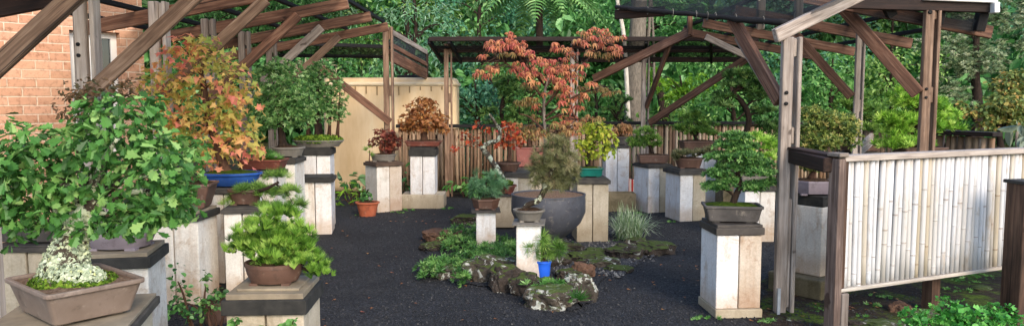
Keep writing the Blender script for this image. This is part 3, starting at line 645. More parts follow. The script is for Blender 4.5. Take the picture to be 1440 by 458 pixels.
beam('brace', W(1096, 142, 5.55), W(1029, 24, 6.15), 0.05, 0.11, WOODR, RP); beam('brace', W(1093, 146, 5.62), W(1036, 52, 6.3), 0.03, 0.06, WOODG, RP)
beam('brace', W(909, 150, 12.15), W(942, 62, 11.3), 0.05, 0.09, WOODR, RP); beam('brace', W(913, 173, 12.1), W(1054, 80, 11.0), 0.05, 0.11, WOODR, RP); beam('brace', W(992, 52, 11.0), W(1056, 82, 10.9), 0.05, 0.09, WOODG, RP)
beam('hip_beam', W(835, 111, 12.3), W(973, 44, 11.0), 0.06, 0.13, WOODR, RP); beam('king_post', W(970, 48, 11.0), W(970, 18, 10.9), 0.07, 0.07, WOODR, RP, (1, 0, 0))
beam('end_rafter', W(1090, 51, 5.42), W(1240, -22, 5.9), 0.05, 0.10, WOODG, RP)
# near sheet of cloth over the entrance, hemmed with a pipe
hA, hB = W(866, 11, 7.0), W(1108, 33, 5.62); v_ = Vector((1.05, -0.7, 0.5))
cloth(RP, hA, hB, hB + v_, hA + v_, 14, 8, 0.03); cloth(RP, hA + Vector((0, .02, -.005)), hB + Vector((0, .02, -.005)), hB + Vector((.05, -.02, .09)), hA + Vector((.05, -.02, .09)), 30, 2, 0.03)
mb = MB(); pp = [hA.lerp(hB, t / 24) + Vector((0, 0, random.uniform(-.006, .006))) for t in range(25)]; mb.tube(pp, [0.022 + random.uniform(-.005, .008) for _ in pp], 8); build('hem_pipe', mb, BLACKW, RP, smooth=True)
for t in (0.22, 0.38, 0.52, 0.585, 0.63, 0.74, 0.88):
    c_ = hA.lerp(hB, t); mb = MB(); mb.tube([c_ + Vector((0.0, 0.03 * math.sin(a) , 0.035 * math.cos(a))) for a in np.linspace(0, 6.2, 11)], [0.003] * 11, 5); build('cable_tie', mb, P_GREY, RP)
beam('eave_board', hA + Vector((0.0, .05, -.06)), hA + Vector((.42, -.2, -.055)), .03, .09, WOODD, RP)
for px, py, w_ in ((1069, 0, .05), (1122, 2, .05)): beam('joist', W(px, py + 40, 6.1), W(px + 2, py - 14, 5.9), 0.05, 0.06, WOODG, RP, (1, 0, 0))

# ------------------------------------------------------------------ slatted back fence, dark fence at the right
def slat_fence(label, p0, p1, z1, capm, r=0.03, z0=0.08, capw=0.09, sm=None):
    p0, p1 = Vector(p0), Vector(p1); rz = math.atan2(p1.y - p0.y, p1.x - p0.x); L = (p1 - p0).length
    root = thing('bamboo_fence', p0, label, 'fence', None, rz); mb = MB(); x = 0.0
    while x < L:
        rr = r * random.uniform(0.75, 1.15); x += rr; lean = random.uniform(-.012, .012); mb.tube([(x, random.uniform(-.008, .008), z0), (x + lean, 0, (z0 + z1) / 2), (x + lean * 1.4, 0, z1 - .02)], [rr, rr * .97, rr * .94], 7, 0.0, random.random()); x += rr * 1.05 + 0.004
    build('slat_panel', mb, sm or SLATS, root, False, smooth=True)
    for z in (z0 + .15, z1 - 0.2): mb = MB(); mb.box(0, L, r + 0.008, r + 0.05, z, z + .07); bevel(build('rail', mb, WOODD, root, False), .005, 1)
    mb = MB(); mb.box(-.03, L + .03, -capw, capw, z1 - .005, z1 + .05); bevel(build('cap_rail', mb, capm, root, False), .006, 1)
    x = 0.3
    while x < L: mb = MB(); mb.box(x, x + .09, r + .055, r + .14, 0, z1 - .01); bevel(build('fence_post', mb, WOODD, root, False), .005, 1); x += 1.8
slat_fence('brown slatted bamboo fence with a dark cap rail left of the big red maple', (W(560, 175, 12.6).x, 12.6, 0), (W(835, 175, 12.6).x, 12.6, 0), W(640, 179, 12.6).z, BLACKW, 0.029)
slat_fence('pale slatted bamboo fence with a dark cap rail behind the brown rectangular pine pots', (W(838, 175, 12.6).x, 12.62, 0), (W(1160, 175, 12.6).x, 12.62, 0), W(950, 175, 12.6).z, BLACKW, 0.031, sm=SLATSL)
slat_fence('dark boarded low fence with a black cap far right behind the bamboo screen', (W(1165, 190, 11.5).x, 11.5, 0), (W(1292, 190, 10.2).x, 10.2, 0), W(1230, 180, 10.8).z, WOODD, 0.05)
slat_fence('short brown board fence with a shiny dark top at the right edge of the garden', (W(1318, 190, 9.6).x, 9.6, 0), (W(1400, 190, 8.9).x, 8.9, 0), W(1360, 190, 9.2).z, WOODD, 0.05)
beam('plank', W(1205, 214, 9.4), W(1226, 195, 10.0), .05, .16, WOODG, None); props(bpy.data.objects['plank'], 'grey plank leaning against the dark fence between the cloud pine and the bright pine', 'plank')

# ------------------------------------------------------------------ near bamboo screen
fa, fb = G(1189, 458 + 10), None
FA = Vector((W(1185, 200, 4.98).x, 4.98, 0)); FB = Vector((W(1412, 200, 5.66).x, 5.66, 0)); fd = (FB - FA).normalized(); frz = math.atan2(fd.y, fd.x); FL = (FB - FA).length + 1.3
SC = thing('bamboo_screen', FA, 'screen of upright bleached bamboo poles between timber rails in the right foreground', 'fence', None, frz)
ft, fbm = 1.215, 0.305; x = 0.035
while x < FL - 0.03:
    r = random.uniform(0.0165, 0.0235); x += r; ln = random.uniform(-0.012, 0.012); zt, zb = ft - 0.035 - random.uniform(0, .004), fbm + 0.012
    ks = sorted([zb, zt] + [zb + (j + random.random() * .6) * 0.33 + random.uniform(0, .2) for j in range(2)]); pts = []; rd = []; tn = []
    for j, z in enumerate(ks):
        z = min(z, zt)
        if j in (0, len(ks) - 1): pts.append(z); rd.append(r)
        else: pts += [z - .03, z - .011, z - .006, z - .002, z + .002, z + .006, z + .011, z + .03]; rd += [r, r, r * 1.01, r * 1.10, r * 1.10, r * 1.01, r, r]
    o_ = sorted(zip(pts, rd)); pts = [q[0] for q in o_]; rd = [q[1] for q in o_]; mb = MB()
    taper = random.uniform(-.06, .06); vs = [(x + ln * (z - zb) + 0.004 * math.sin(3 * z + x * 9), 0.0, z) for z in pts]
    mb.tube(vs, [q * (1 + taper * (z - .7)) for q, z in zip(rd, pts)], 12)
    nn = 12; mb.t = []
    for j in range(len(pts) - 1): mb.t += [0.8 if (pts[j + 1] - pts[j] < 0.0045 and random.random() < .5) else 0.3] * nn
    mb.t += [0.3, 0.3]
    build('bamboo_pole', mb, BAMBOO, SC, False, smooth=True); x += r + random.uniform(0.005, 0.011)
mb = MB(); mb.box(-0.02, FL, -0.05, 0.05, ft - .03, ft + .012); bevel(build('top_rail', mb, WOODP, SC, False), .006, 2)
mb = MB(); mb.box(0.0, FL, -0.04, 0.035, fbm - .015, fbm + .01); bevel(build('bottom_rail', mb, m_wood('pale timber', '#8d8378', '#b9afa2', '#d2c9bd'), SC, False), .004, 1)
mb = MB(); mb.box(0.0, FL, 0.035, 0.07, .62, .70); build('back_rail', mb, WOODD, SC, False)
mb = MB(); mb.box(-0.075, -0.012, -0.05, 0.04, 0, ft - .01); bevel(build('screen_post', mb, WOODV, SC, False), .006, 2)
mb = MB(); mb.box(-0.010, 0.055, -0.055, 0.03, -0.0, fbm - .02); bevel(build('screen_post', mb, WOODGV, SC, False), .006, 2)
mb = MB(); mb.box(-.03, 0.03, -0.035, 0.03, fbm + .012, ft - .032); bevel(build('edge_strip', mb, WOODRV, SC, False), .004, 1)
mb = MB(); mb.box(1.06, 1.15, 0.075, 0.16, 0, ft - .02); build('screen_post', mb, WOODRV, SC, False)
inv = rootM(SC)
beam('side_rail', inv @ Vector((-0.10, 0.02, ft - .055)), Vector((P1[0] + .02, P1[1] - 0.02, ft - .03)), 0.07, 0.10, WOODD, SC); beam('side_cap', inv @ Vector((-0.02, 0.0, ft + .002)), Vector((P1[0] + .03, P1[1] - 0.03, ft + .028)), 0.11, 0.02, WOODD, SC)
mb = MB(); mb.box(-0.085, 0.0, -0.06, 0.05, ft + .004, ft + .03); bevel(build('post_cap', mb, WOODG, SC, False), .004, 1)
q = G(1432, 452); GP = thing('gate_post', q, 'short dark brown square post in front of the bamboo screen at the right edge', 'post', None, R(8))
mb = MB(); hz = W(1432, 258, q.y).z; mb.box(-.085, .10, -.085, .085, 0, hz); bevel(build('shaft', mb, WOODRV, GP, False), .006, 2); mb = MB(); mb.box(-.10, .115, -.10, .10, hz, hz + .025); bevel(build('post_cap', mb, DARKBAND, GP, False), .005, 2)

# ------------------------------------------------------------------ water tank
tx0, tx1 = W(452, 140, 12.9).x, W(642, 140, 12.9).x; tz = W(550, 109, 12.9).z
TK = thing('water_tank', ((tx0 + tx1) / 2, 13.3, 0), 'large cream plastic water tank with rounded corners behind the left pedestals', 'water tank')
hw, hd, rr = (tx1 - tx0) / 2, 0.4, 0.16; rings = []
def rrect(hw, hd, r, z): return [((1 if sx > 0 else -1) * (hw - r) + r * math.cos(R(a0 + a)), (1 if sy > 0 else -1) * (hd - r) + r * math.sin(R(a0 + a)), z) for sx, sy, a0 in ((1, 1, 0), (-1, 1, 90), (-1, -1, 180), (1, -1, 270)) for a in range(0, 91, 15)]
rings = [rrect(hw, hd, rr, 0)] + [rrect(hw, hd, rr, z) for z in np.linspace(0.1, tz - 0.12, 16)] + [rrect(hw - i, hd - i, rr - i * .5, tz - .12 + z) for i, z in ((.004, .05), (.02, .09), (.05, .115), (.09, .12))]
mb = MB(); mb.loft(rings, True, True); build('shell', mb, TANK, TK, False, smooth=True)
mb = MB(); mb.loft([rrect(hw + o_, hd + o_, rr, z) for o_, z in ((.001, tz - .15), (.022, tz - .14), (.026, tz - .105), (.018, tz - .085), (-.004, tz - .078))], False, False); build('rim', mb, m_plain('pale tank rim', '#d9c29a', '#e6d6b8', .55, 5, .2), TK, False, smooth=True)
for q_ in np.linspace(-hw + .22, hw - .25, 11):
    mb = MB(); mb.box(q_ - .011, q_ + .011, -hd - .012, -hd + .012, tz - .21 - .10 * random.random(), tz - .155); build('rib', mb, m_plain('stained tank rib', '#7d6444', '#a08660', .6, 8, .2), TK, False)
mb = MB(); mb.loft([[(0.3 + .22 * math.cos(a) * s_, .22 * math.sin(a) * s_, tz + z) for a in np.linspace(0, 6.28, 24, endpoint=False)] for s_, z in ((1, -.002), (1, .03), (.9, .05))], True, True); build('lid', mb, BLACKW, TK, False)

# ================================================================== LEFT ROW
def gradient_tint(lo, hi, z0, z1, spread=0.22):
    def f(P, O, rng):
        t = np.clip((P[:, 2] - z0) / (z1 - z0), 0, 1); return lo + (hi - lo) * t + spread * rng.normal(size=len(P))
    return f
# front-left oak in its tan tray
pc = Vector((-1.84, 3.06, 0)); rz1 = R(51)
ped1 = thing('pedestal', pc, 'nearest concrete pedestal at the lower left corner under the tan square tray', 'pedestal', 'concrete pedestals for the bonsai', rz1 - R(45) + R(8))
mb = MB(); mb.box(-.30, .24, -.25, .25, 0, .655); bevel(build('column_block', mb, CONCT, ped1, False), .01, 2)
mb = MB(); mb.box(-.30, .27, -.275, .275, .655, .69); bevel(build('cap_slab', mb, SLAB, ped1, False), .005, 2); mb = MB(); mb.box(-.28, .255, -.27, .27, .69, .705); bevel(build('top_tile', mb, TILE, ped1, False), .003, 2)
root = thing('bonsai', (pc.x, pc.y, .705), 'big lobed leaf oak with a lichen crusted trunk in a tan tray at far left', 'bonsai', 'bonsai trees in pots')
make_pot(root, 'rect', (pc.x, pc.y), .705, .37, .46, .15, P_TAN, rz1, 0.80, GRIT, 0.012, 0.0, 0.03)
Y0 = 3.12; s0 = S(Y0)
mb = MB(); pts = [W(92, 398, 3.08), W(92, 372, 3.1), W(98, 345, 3.12), W(108, 318, 3.15), W(128, 285, 3.15), W(140, 235, 3.15)]
a, b = smooth_path(pts, [.115, .088, .064, .05, .04, .03], 6); mb.tube(a, b, 16, .14)
for tgt in ((50, 270), (110, 240), (165, 195), (215, 245), (150, 300), (20, 200), (240, 270)):
    e = W(*tgt, Y0 + random.uniform(-.15, .15)); i = random.randint(14, 24); m_ = a[i].lerp(e, .5) + Vector((0, 0, .04)); q, qr = smooth_path([a[i], m_, e], [.022, .015, .007], 4); mb.tube(q, qr, 7, .1)
for _ in range(9):
    ang = random.uniform(0, 6.28); c_ = pts[0]; mb.tube([c_ + Vector((0, 0, .05)), c_ + Vector((math.cos(ang) * .08, math.sin(ang) * .08, .0)), c_ + Vector((math.cos(ang) * .125, math.sin(ang) * .125, -.02))], [.04, .032, .012], 8, .15)
build('trunk', mb, BK_LICH, root, smooth=True)
# leafy lichen crust and moss on the root flare
def crust(name, parent, c, r, n, size, mat, zmul=1.0, seed=1, zmin=-.2):
    rg = np.random.default_rng(seed); d = norm(rg.normal(size=(n, 3))); d[:, 2] = np.maximum(d[:, 2], zmin); Pp = np.array(c) + d * np.array(r); N = norm(d + .35 * rg.normal(size=(n, 3))); A_ = rg.normal(size=(n, 3)); A_ = norm(A_ - (A_ * N).sum(1, keepdims=True) * N); Mx = np.stack([np.cross(A_, N), A_, N], 2)
    link(name, leaf_mesh(name, T_ROUND, (Pp, Mx, size * (.6 + .8 * rg.random(n)), rg.random(n)), rootM(parent).translation), mat, parent)
LICH = m_leaf('pale lichen', [(0, '#8f9a80'), (0.5, '#b3bea0'), (0.9, '#cdd4b8'), (1, '#c6cc8a')], 0.9, 0.1, 0.1); MOSSL = m_leaf('moss tuft', [(0, '#2c4214'), (0.5, '#4c6a20'), (1, '#7c9236')], 0.9, 0.1, 0.1)
rg_ = np.random.default_rng(5); n = 3200; ii = rg_.integers(0, 22, n); ang = rg_.random(n) * 6.28; ax = np.array([tuple(q) for q in a]); rb = np.array(b)
Pl = ax[ii] + np.stack([np.cos(ang) * rb[ii] * 1.04, np.sin(ang) * rb[ii] * 1.04, rg_.uniform(-.02, .02, n)], 1); keep = (np.sin(ang) < .75) & (rg_.random(n) < .9); Pl = Pl[keep]; N = norm(np.stack([np.cos(ang), np.sin(ang), .5 + 0 * ang], 1)[keep] + .5 * rg_.normal(size=(len(Pl), 3))); A_ = rg_.normal(size=N.shape); A_ = norm(A_ - (A_ * N).sum(1, keepdims=True) * N)
link('lichen', leaf_mesh('lichen', T_ROUND, (Pl, np.stack([np.cross(A_, N), A_, N], 2), .013 * (.4 + 1.1 * rg_.random(len(Pl))), rg_.random(len(Pl))), rootM(root).translation), LICH, root)
crust('lichen', root, (W(105, 378, 2.98).x, 2.98, .875), (.12, .06, .05), 1500, .014, LICH, seed=6); crust('moss', root, (W(100, 400, 3.0).x, 3.02, .85), (.17, .13, .035), 2600, .012, MOSSL, seed=8)
pads = [(30, 228, 48, 34), (-8, 262, 40, 60), (55, 195, 36, 26), (165, 185, 72, 60), (110, 232, 78, 55), (215, 240, 62, 60), (42, 262, 62, 52), (8, 195, 26, 38), (150, 292, 92, 36), (12, 312, 32, 34), (240, 282, 34, 34), (70, 305, 50, 26), (120, 316, 40, 16), (205, 305, 45, 22), (190, 150, 45, 24), (135, 155, 40, 26), (-20, 260, 40, 60)]
bl = pxblobs(pads, Y0, .8, .2); crown(root, bl + lumps(bl, 3, .5), T_OAK, .052, LF_OAK, 1.9, 'leaf', shell=.42)

# second left pot: mauve oval
ped2 = pedestal(168, 520, 357, 112, 'pale concrete pedestal with a cream tile top under the round mauve pot at left', d=.42, rz=R(12), mat=CONC, cap='tile', capmat=DARKBAND, capt=.09)
bonsai('lobed leaf oak bonsai in a round mauve grey pot behind the front tray', (168, 350, ped2['Y']) if False else ped2, ('oval', 108, 46, P_MAUVE, dict(taper=.72, bulge=.06, lip=.02, df=.85, dome=.03)), [(178, 318, 9), (185, 290, 7), (195, 262, 5)], [(195, 275, 50, 38), (238, 250, 40, 52), (248, 292, 32, 30), (205, 310, 40, 18), (225, 215, 40, 40)], (T_OAK, 21, 'leaf'), LF_OAK, BK_DARK, k=.7, nl=3, flat=False)
# bronze laceleaf behind
ped3 = pedestal(60, 470, 345, 110, 'shaded concrete pedestal behind the big oak at far left under a dark tray', d=.42, mat=CONCT)
bonsai('bronze leaved maple bonsai in a dark tray mostly hidden behind the big oak', ped3, ('rect', 100, 24, P_DARK, dict(taper=.85, df=.7)), [(70, 322, 6), (95, 260, 5), (120, 190, 4)], [(140, 128, 50, 22), (105, 150, 32, 20), (188, 130, 26, 22)], (T_SIMPLE, 9, 'leaf'), LF_BRONZE, BK_DARK, k=.55, nl=4, flat=False)
# pedestal with brown pot
ped4 = pedestal(257, 428, 297, 82, 'tall pale pedestal with a dark brick band under the brown rectangular pot at left', d=.36, rz=R(-2), mat=CONC, cap='tile', capmat=DARKBAND, capt=.075)
bonsai('small green maple in a brown rectangular pot half hidden behind the big oak leaves', ped4, ('rect', 86, 36, P_BROWN, dict(taper=.78, df=.65, rz=R(8))), [(272, 268, 4), (268, 250, 3.4), (262, 225, 2.6)], [(255, 235, 34, 26), (240, 260, 24, 20), (272, 215, 26, 24)], (T_MAPLE, 13, 'leaf'), LF_MID, BK_BROWN, k=.8, nl=2, flat=False)
# blue pot trident maple
ped5 = pedestal(325, 398, 265, 80, 'concrete pedestal half hidden behind the sparse pine under the shallow blue oval pot', d=.4, mat=CONC, capmat=SLAB)
Yb = ped5['Y']
def aut(P, O, rng):
    u = 720 + FOC * P[:, 0] / P[:, 1]; zz = P[:, 2]; c0 = W(300, 215, Yb).z; t = .32 + .27 * rng.normal(size=len(P))
    return t + .55 * np.clip((W(300, 190, Yb).z - zz) / .35, 0, 1) + .35 * (np.hypot(u - 250, (140 - (zz - EYE) * FOC / Yb) - 75) < 28) + .2 * (np.sin(zz * 14 + u * .05) > .6)
bonsai('large orange and yellow autumn maple in a shallow blue oval pot', ped5, ('oval', 84, 20, P_BLUE, dict(taper=.72, lip=.03, df=.75, bulge=.08, soil=MOSS) if False else dict(taper=.72, lip=.03, df=.75, bulge=.08)), [(320, 245, 7), (308, 215, 6), (295, 170, 5), (285, 110, 4)], [(270, 92, 62, 38), (245, 135, 52, 45), (300, 120, 55, 48), (330, 150, 40, 48), (285, 180, 60, 38), (325, 205, 48, 32), (300, 220, 30, 22), (355, 195, 20, 24), (290, 70, 30, 22), (235, 175, 28, 26), (255, 66, 26, 16)], (T_MAPLE, 11.5, 'leaf'), LF_AUT, BK_BROWN, k=.58, nl=3, flat=False, tintf=aut, soil=MOSS)
ped6 = pedestal(372, 375, 241, 50, 'narrow concrete pedestal behind the blue pot under the low red brown tray', d=.4, mat=CONC)
bonsai('low red brown rectangular tray of short grassy green growth beside the autumn maple', ped6, ('rect', 58, 15, P_RED, dict(taper=.85, df=.7)), [], [(368, 222, 24, 7)], (T_TUFT if False else T_PINE, 11, 'up'), LF_MID, cat='planted tray', name='planted_tray', k=1.6, flat=True, soil=MOSS)
ped7 = pedestal(406, 352, 222, 36, 'slim concrete pedestal under the round grey pot of the dense juniper at left', d=.38, mat=CONC, capt=.06)
bonsai('dense round crowned green juniper in a round grey pot under the left pergola', ped7, ('oval', 46, 14, P_GREY, dict(taper=.8, df=.9)), [(398, 205, 7), (396, 190, 5), (394, 160, 3.6), (392, 120, 2.4)], [(392, 115, 38, 26), (375, 145, 34, 26), (415, 140, 32, 26), (395, 160, 48, 24), (370, 178, 22, 13), (425, 165, 20, 18), (392, 98, 24, 15)], (T_SCALE, 6.5, 'tuft'), LF_JUNL, BK_DARK, k=.62, nl=7, lf=.34, shell=.6, flat=False)
ped8 = pedestal(448, 322, 207, 44, 'whitish concrete pedestal under the mossy forest group slab', d=.4, mat=CONCW, cap='slab', capmat=DARKBAND, capt=.1, rz=R(6))
fr = bonsai('forest group of slender green juniper trees on a flat mossy stone slab', ped8, ('oval', 72, 9, P_GREY, dict(taper=.8, df=.6, feet=False, lip=.0)), [(446, 196, 4), (446, 150, 3), (448, 105, 2)], [(462, 120, 20, 18), (448, 140, 22, 18), (470, 145, 20, 18), (455, 160, 28, 16), (440, 115, 18, 20), (478, 158, 12, 12), (448, 97, 14, 10)], (T_SCALE, 6, 'tuft'), LF_JUNL, BK_DARK, k=.6, nl=6, lf=.34, shell=.6, flat=False, soil=MOSS)
for (x0_, x1_) in ((432, 436), (462, 466), (474, 478)):
    mb = MB(); Yq = ped8['Y'] + random.uniform(-.05, .05); mb.tube([W(x0_, 199, Yq), W((x0_ + x1_) / 2, 170, Yq), W(x1_, 130, Yq)], [.03, .016, .01], 7, .1); build('trunk', mb, BK_BROWN, fr, smooth=True)
crust('moss', fr, (ped8['c'].x, ped8['c'].y, ped8['z'] + .075), (.30, .18, .06), 2400, .03, MOSSL, seed=12, zmin=0)
ped9 = pedestal(444, 330, 249, 52, 'empty concrete pedestal with a flat dark slab top and a recessed front at left centre', d=.42, rz=R(9), mat=CONC, mat2=CONCW, cap='slab', capmat=DARKBAND, capt=.06, capover=.035)
# foreground bright pine
ped10 = pedestal(384, 560, 413, 126, 'dark topped pedestal with a square tile under the bright green pine at lower left', d=.42, rz=R(3), mat=CONCT, cap='tile', capmat=DARKBAND, capt=.11)
mb = MB(); mb.box(-.16, .17, -.15, .13, ped10['z'], ped10['z'] + .014); t_ = thing('paving_tile', (ped10['c'].x, ped10['c'].y, 0), 'square brown tile lying on the dark topped pedestal beneath the bright pine pot', 'tile', None, R(2)); bevel(build('tile_slab', mb, TILE, t_, False), .003, 2)
at10 = dict(c=ped10['c'], z=ped10['z'] + .0145, Y=ped10['Y'])
bonsai('bright green spreading pine bonsai in a round brown bowl at the lower left', at10, ('round', 82, 30, P_BROWN, dict(taper=.8, lip=.0, df=.9, bulge=.05)), [(380, 392, 9), (388, 365, 8), (383, 340, 6), (387, 312, 4)], [(392, 308, 28, 18), (365, 325, 38, 16), (415, 330, 28, 16), (390, 335, 40, 20), (395, 360, 50, 20), (345, 352, 28, 16), (400, 345, 36, 14), (372, 352, 36, 14), (425, 345, 20, 12), (385, 372, 36, 13), (428, 372, 34, 14), (448, 385, 22, 12), (348, 345, 30, 12), (400, 372, 30, 14)], (T_PINEU, 17, 'up'), LF_PINE, BK_DARK, k=1.15, nl=4, shell=.3)
# sparse pine behind it
ped11 = pedestal(345, 420, 292, 56, 'plain grey concrete pedestal behind the bright green pine', d=.4, rz=R(10), mat=CONC, cap='slab')
bonsai('sparse dark green pine with a bare sweeping branch behind the bright pine', ped11, ('round', 48, 22, P_BROWN, dict(taper=.75)), [(350, 276, 3.6), (356, 270, 3, -.05), (372, 266, 2.4, -.1), (392, 256, 1.8, -.1)], [(360, 268, 24, 10), (390, 250, 20, 10), (405, 272, 20, 12), (330, 285, 18, 9), (345, 270, 22, 10), (382, 275, 24, 11), (415, 290, 12, 12), (375, 292, 18, 8)], (T_PINEF, 14, 'tuft'), LF_PINEM, BK_DARK, k=.9, nl=2, brad=.25)
# shrubs on the ground at the left
def ground_plant(name, label, px, pyb, Y, pads, leaf, mat, cat='plant', k=.8, nl=3, stem=True, flat=False, group=None, stems=4, sr=.008, bark=BK_BROWN, shell=.4):
    q = W(px, 140, Y); root = thing(name, (q.x, Y, 0), label, cat, group); bl = pxblobs(pads, Y)
    if stem:
        mb = MB()
        for (x, y, z, *_r) in bl[:stems]: e = Vector((x, y, z)); b0 = Vector((q.x + random.uniform(-.04, .04), Y + random.uniform(-.04, .04), -.01)); m_ = b0.lerp(e, .55) + Vector((random.uniform(-.05, .05), 0, .05)); pth, rd = smooth_path([b0, m_, e], [sr * 1.6, sr, sr * .5], 4); mb.tube(pth, rd, 6, .1)
        build('stem', mb, bark, root, smooth=True)
    tm, lp, mode = leaf; crown(root, bl + (lumps(bl, nl) if nl else []), tm, lp * S(Y), mat, k, mode, name='foliage', flat=flat, shell=shell); return root
ground_plant('shrub', 'scraggly dark leaved shrub growing between the two left pedestals', 262, 455, 4.9, [(250, 395, 18, 30), (262, 425, 26, 26), (245, 435, 16, 22), (275, 440, 18, 18)], (T_ROUND, 7, 'leaf'), LF_DARK, 'shrub', .45, 3, shell=.2)
ground_plant('shrub', 'upright mossy twigged shrub beside the bright pine pedestal', 290, 450, 4.7, [(290, 400, 6, 26), (300, 425, 14, 16), (284, 428, 8, 22), (308, 415, 8, 12)], (T_ROUND, 7, 'leaf'), LF_JUN, 'shrub', .7, 3, shell=.2)
ground_plant('seedling', 'light green seedling in front of the dark topped pedestal', 345, 470, 3.55, [(332, 452, 10, 8), (362, 462, 12, 8)], (T_ROUND, 10, 'leaf'), LF_MID, 'plant', .7, 2); ground_plant('seedling', 'second light green seedling at the right foot of the dark topped pedestal', 405, 470, 3.55, [(398, 456, 12, 8), (412, 450, 8, 8)], (T_ROUND, 10, 'leaf'), LF_MID, 'plant', .7, 2)
g_ = G(305, 452); t_ = thing('plant_pot', g_, 'dark brown plastic pot on the ground left of the bright pine pedestal', 'pot'); make_pot(t_, 'round', (g_.x, g_.y), 0, .2, .2, .16, P_BROWN, feet=False)
ground_plant('grassy_clump', 'fresh green leafy clump growing at the foot of the cream tank', 492, 280, 11.2, [(488, 268, 22, 14), (505, 274, 14, 10), (480, 282, 16, 8)], (T_NARROW, 12, 'leaf'), LF_LIME, 'plant', .9, 3)
ground_plant('shrub', 'dark broad leaved shrub against the tank between two pedestals', 500, 270, 12.0, [(492, 255, 18, 12), (512, 262, 14, 14)], (T_SIMPLE, 12, 'leaf'), LF_DARK, 'shrub', .9, 3)
ground_plant('shrub', 'leafy dark shrub between the round topped brown maple pedestals', 572, 270, 12.0, [(572, 255, 10, 22)], (T_SIMPLE, 12, 'leaf'), LF_DARK, 'shrub', .9, 3)
ground_plant('shrub', 'low green shrub under the slatted fence left of the big red maple', 655, 275, 12.1, [(645, 258, 20, 10), (670, 262, 22, 10), (690, 255, 16, 12)], (T_SIMPLE, 11, 'leaf'), LF_MID, 'shrub', .9, 3)

# ================================================================== CENTRE LEFT
pA = pedestal(539, 298, 228, 46, 'square pale pedestal with warm sunlight painted on its right side under the wine red maple', d=.36, rz=R(38), mat=CONC, mat2=CONCP, cap='slab', capt=.06, capmat=m_plain('brown slab', '#3d3026', '#5d4a3b', 0.8, 9, 0.4))  # right block carries the sun's pinkish warmth in its colour
bonsai('small wine red maple with a tiny green fern in a shallow grey green oval pot', pA, ('oval', 36, 10, P_GREY, dict(taper=.85, df=.7)), [(538, 217, 3), (536, 205, 2.6), (544, 196, 2.2), (540, 186, 1.8)], [(542, 188, 16, 9), (554, 198, 11, 8), (530, 200, 12, 8), (548, 208, 12, 5)], (T_MAPLE, 6, 'leaf'), LF_WINE, BK_BROWN, k=1.2, nl=4, flat=False)
bl = pxblobs([(519, 211, 9, 5)], pA['Y'] - .1); t_ = thing('small_fern', (bl[0][0], bl[0][1], pA['z']), 'tiny bright green fern beside the shallow pot of the wine red maple', 'fern'); crown(t_, bl, T_PINE, .09, LF_LIME, .8, 'tuft', name='frond_tuft'); mb = MB(); mb.tube([(bl[0][0], bl[0][1], pA['z']), (bl[0][0] + .01, bl[0][1], bl[0][2])], [.01, .006], 6); build('stem', mb, BK_BROWN, t_)
pB = pedestal(596, 293, 207, 40, 'tall narrow white pedestal on a wide base block under the rust brown maple', d=.4, rz=R(0), mat=CONCW, cap='slab', capt=.13, capmat=DARKBAND, base=(60, 20, CONCT))
bonsai('rust brown round crowned maple in a flat red brown tray on the tall white pedestal', pB, ('rect', 50, 8, P_RED, dict(taper=.88, df=.6)), [(597, 200, 6), (596, 188, 4.5), (598, 172, 3.2), (595, 155, 2.2)], [(595, 152, 22, 14), (578, 168, 18, 12), (615, 168, 16, 12), (597, 172, 26, 12), (572, 180, 12, 7), (622, 181, 10, 7), (596, 143, 12, 7)], (T_MAPLE, 6, 'leaf'), LF_RUST, BK_BROWN, k=1.2, nl=5, flat=False)
q = G(517, 305); bonsai('small dark shrub in a terracotta pot standing on the black gravel', (517, 305, q.y + .12), ('round', 32, 22, P_TERRA, dict(taper=.68, lip=.03, feet=False)), [(517, 284, 1.6), (514, 275, 1.3), (518, 266, 1)], [(514, 270, 8, 8), (522, 276, 7, 5), (512, 280, 5, 5)], (T_ROUND, 5, 'leaf'), LF_DARK, BK_DARK, k=.7, nl=2, cat='potted shrub', name='potted_shrub', flat=False)

# ================================================================== ISLAND
sheet('island_bed', [G(598, 345), G(612, 318), G(690, 300), G(860, 318), G(945, 340), G(930, 358), G(850, 382), G(832, 425), G(800, 438), G(735, 412), G(650, 398), G(596, 388)], 0.012, GRAVEL)
mbk = MB(); 
def rock(px, py, wpx, hpx, mat, label, seed, dfac=.8, z0=None):
    rg = random.Random(seed); f = G(px, py, 0.02); s = S(f.y); w, h = wpx * s * 1.16, hpx * s * .88; d = w * dfac
    c = Vector((f.x, f.y + d * .3, 0)); root = None
    import bmesh
    bm = bmesh.new(); bmesh.ops.create_icosphere(bm, subdivisions=4, radius=1.0)
    from mathutils import noise
    off = Vector((seed * 3.7, seed * 1.3, seed * 7.1))
    for v in bm.verts:
        p = v.co.copy(); n1 = noise.noise(p * 1.1 + off) * .4 + noise.noise(p * 2.6 + off) * .25 + noise.noise(p * 6 + off) * .16 + noise.noise(p * 13 + off) * .07
        cell = noise.cell(p * 2.0 + off) * .07
        p *= 1 + n1 + cell; q_ = 0.62
        p = Vector((math.copysign(abs(p.x) ** .8, p.x), math.copysign(abs(p.y) ** .8, p.y), math.copysign(abs(p.z) ** .7, p.z)))
        v.co = Vector((p.x * w / 2, p.y * d / 2, p.z * h * .62 + h * .30))
    bmesh.ops.rotate(bm, verts=bm.verts, cent=(0, 0, 0), matrix=Matrix.Rotation(rg.uniform(-.5, .5), 3, 'Z'))
    me = bpy.data.meshes.new('rock'); bm.to_mesh(me); bm.free(); o = link('rock', me, mat, None); o.location = c
    return props(o, label, 'rock', 'rocks edging the island bed')
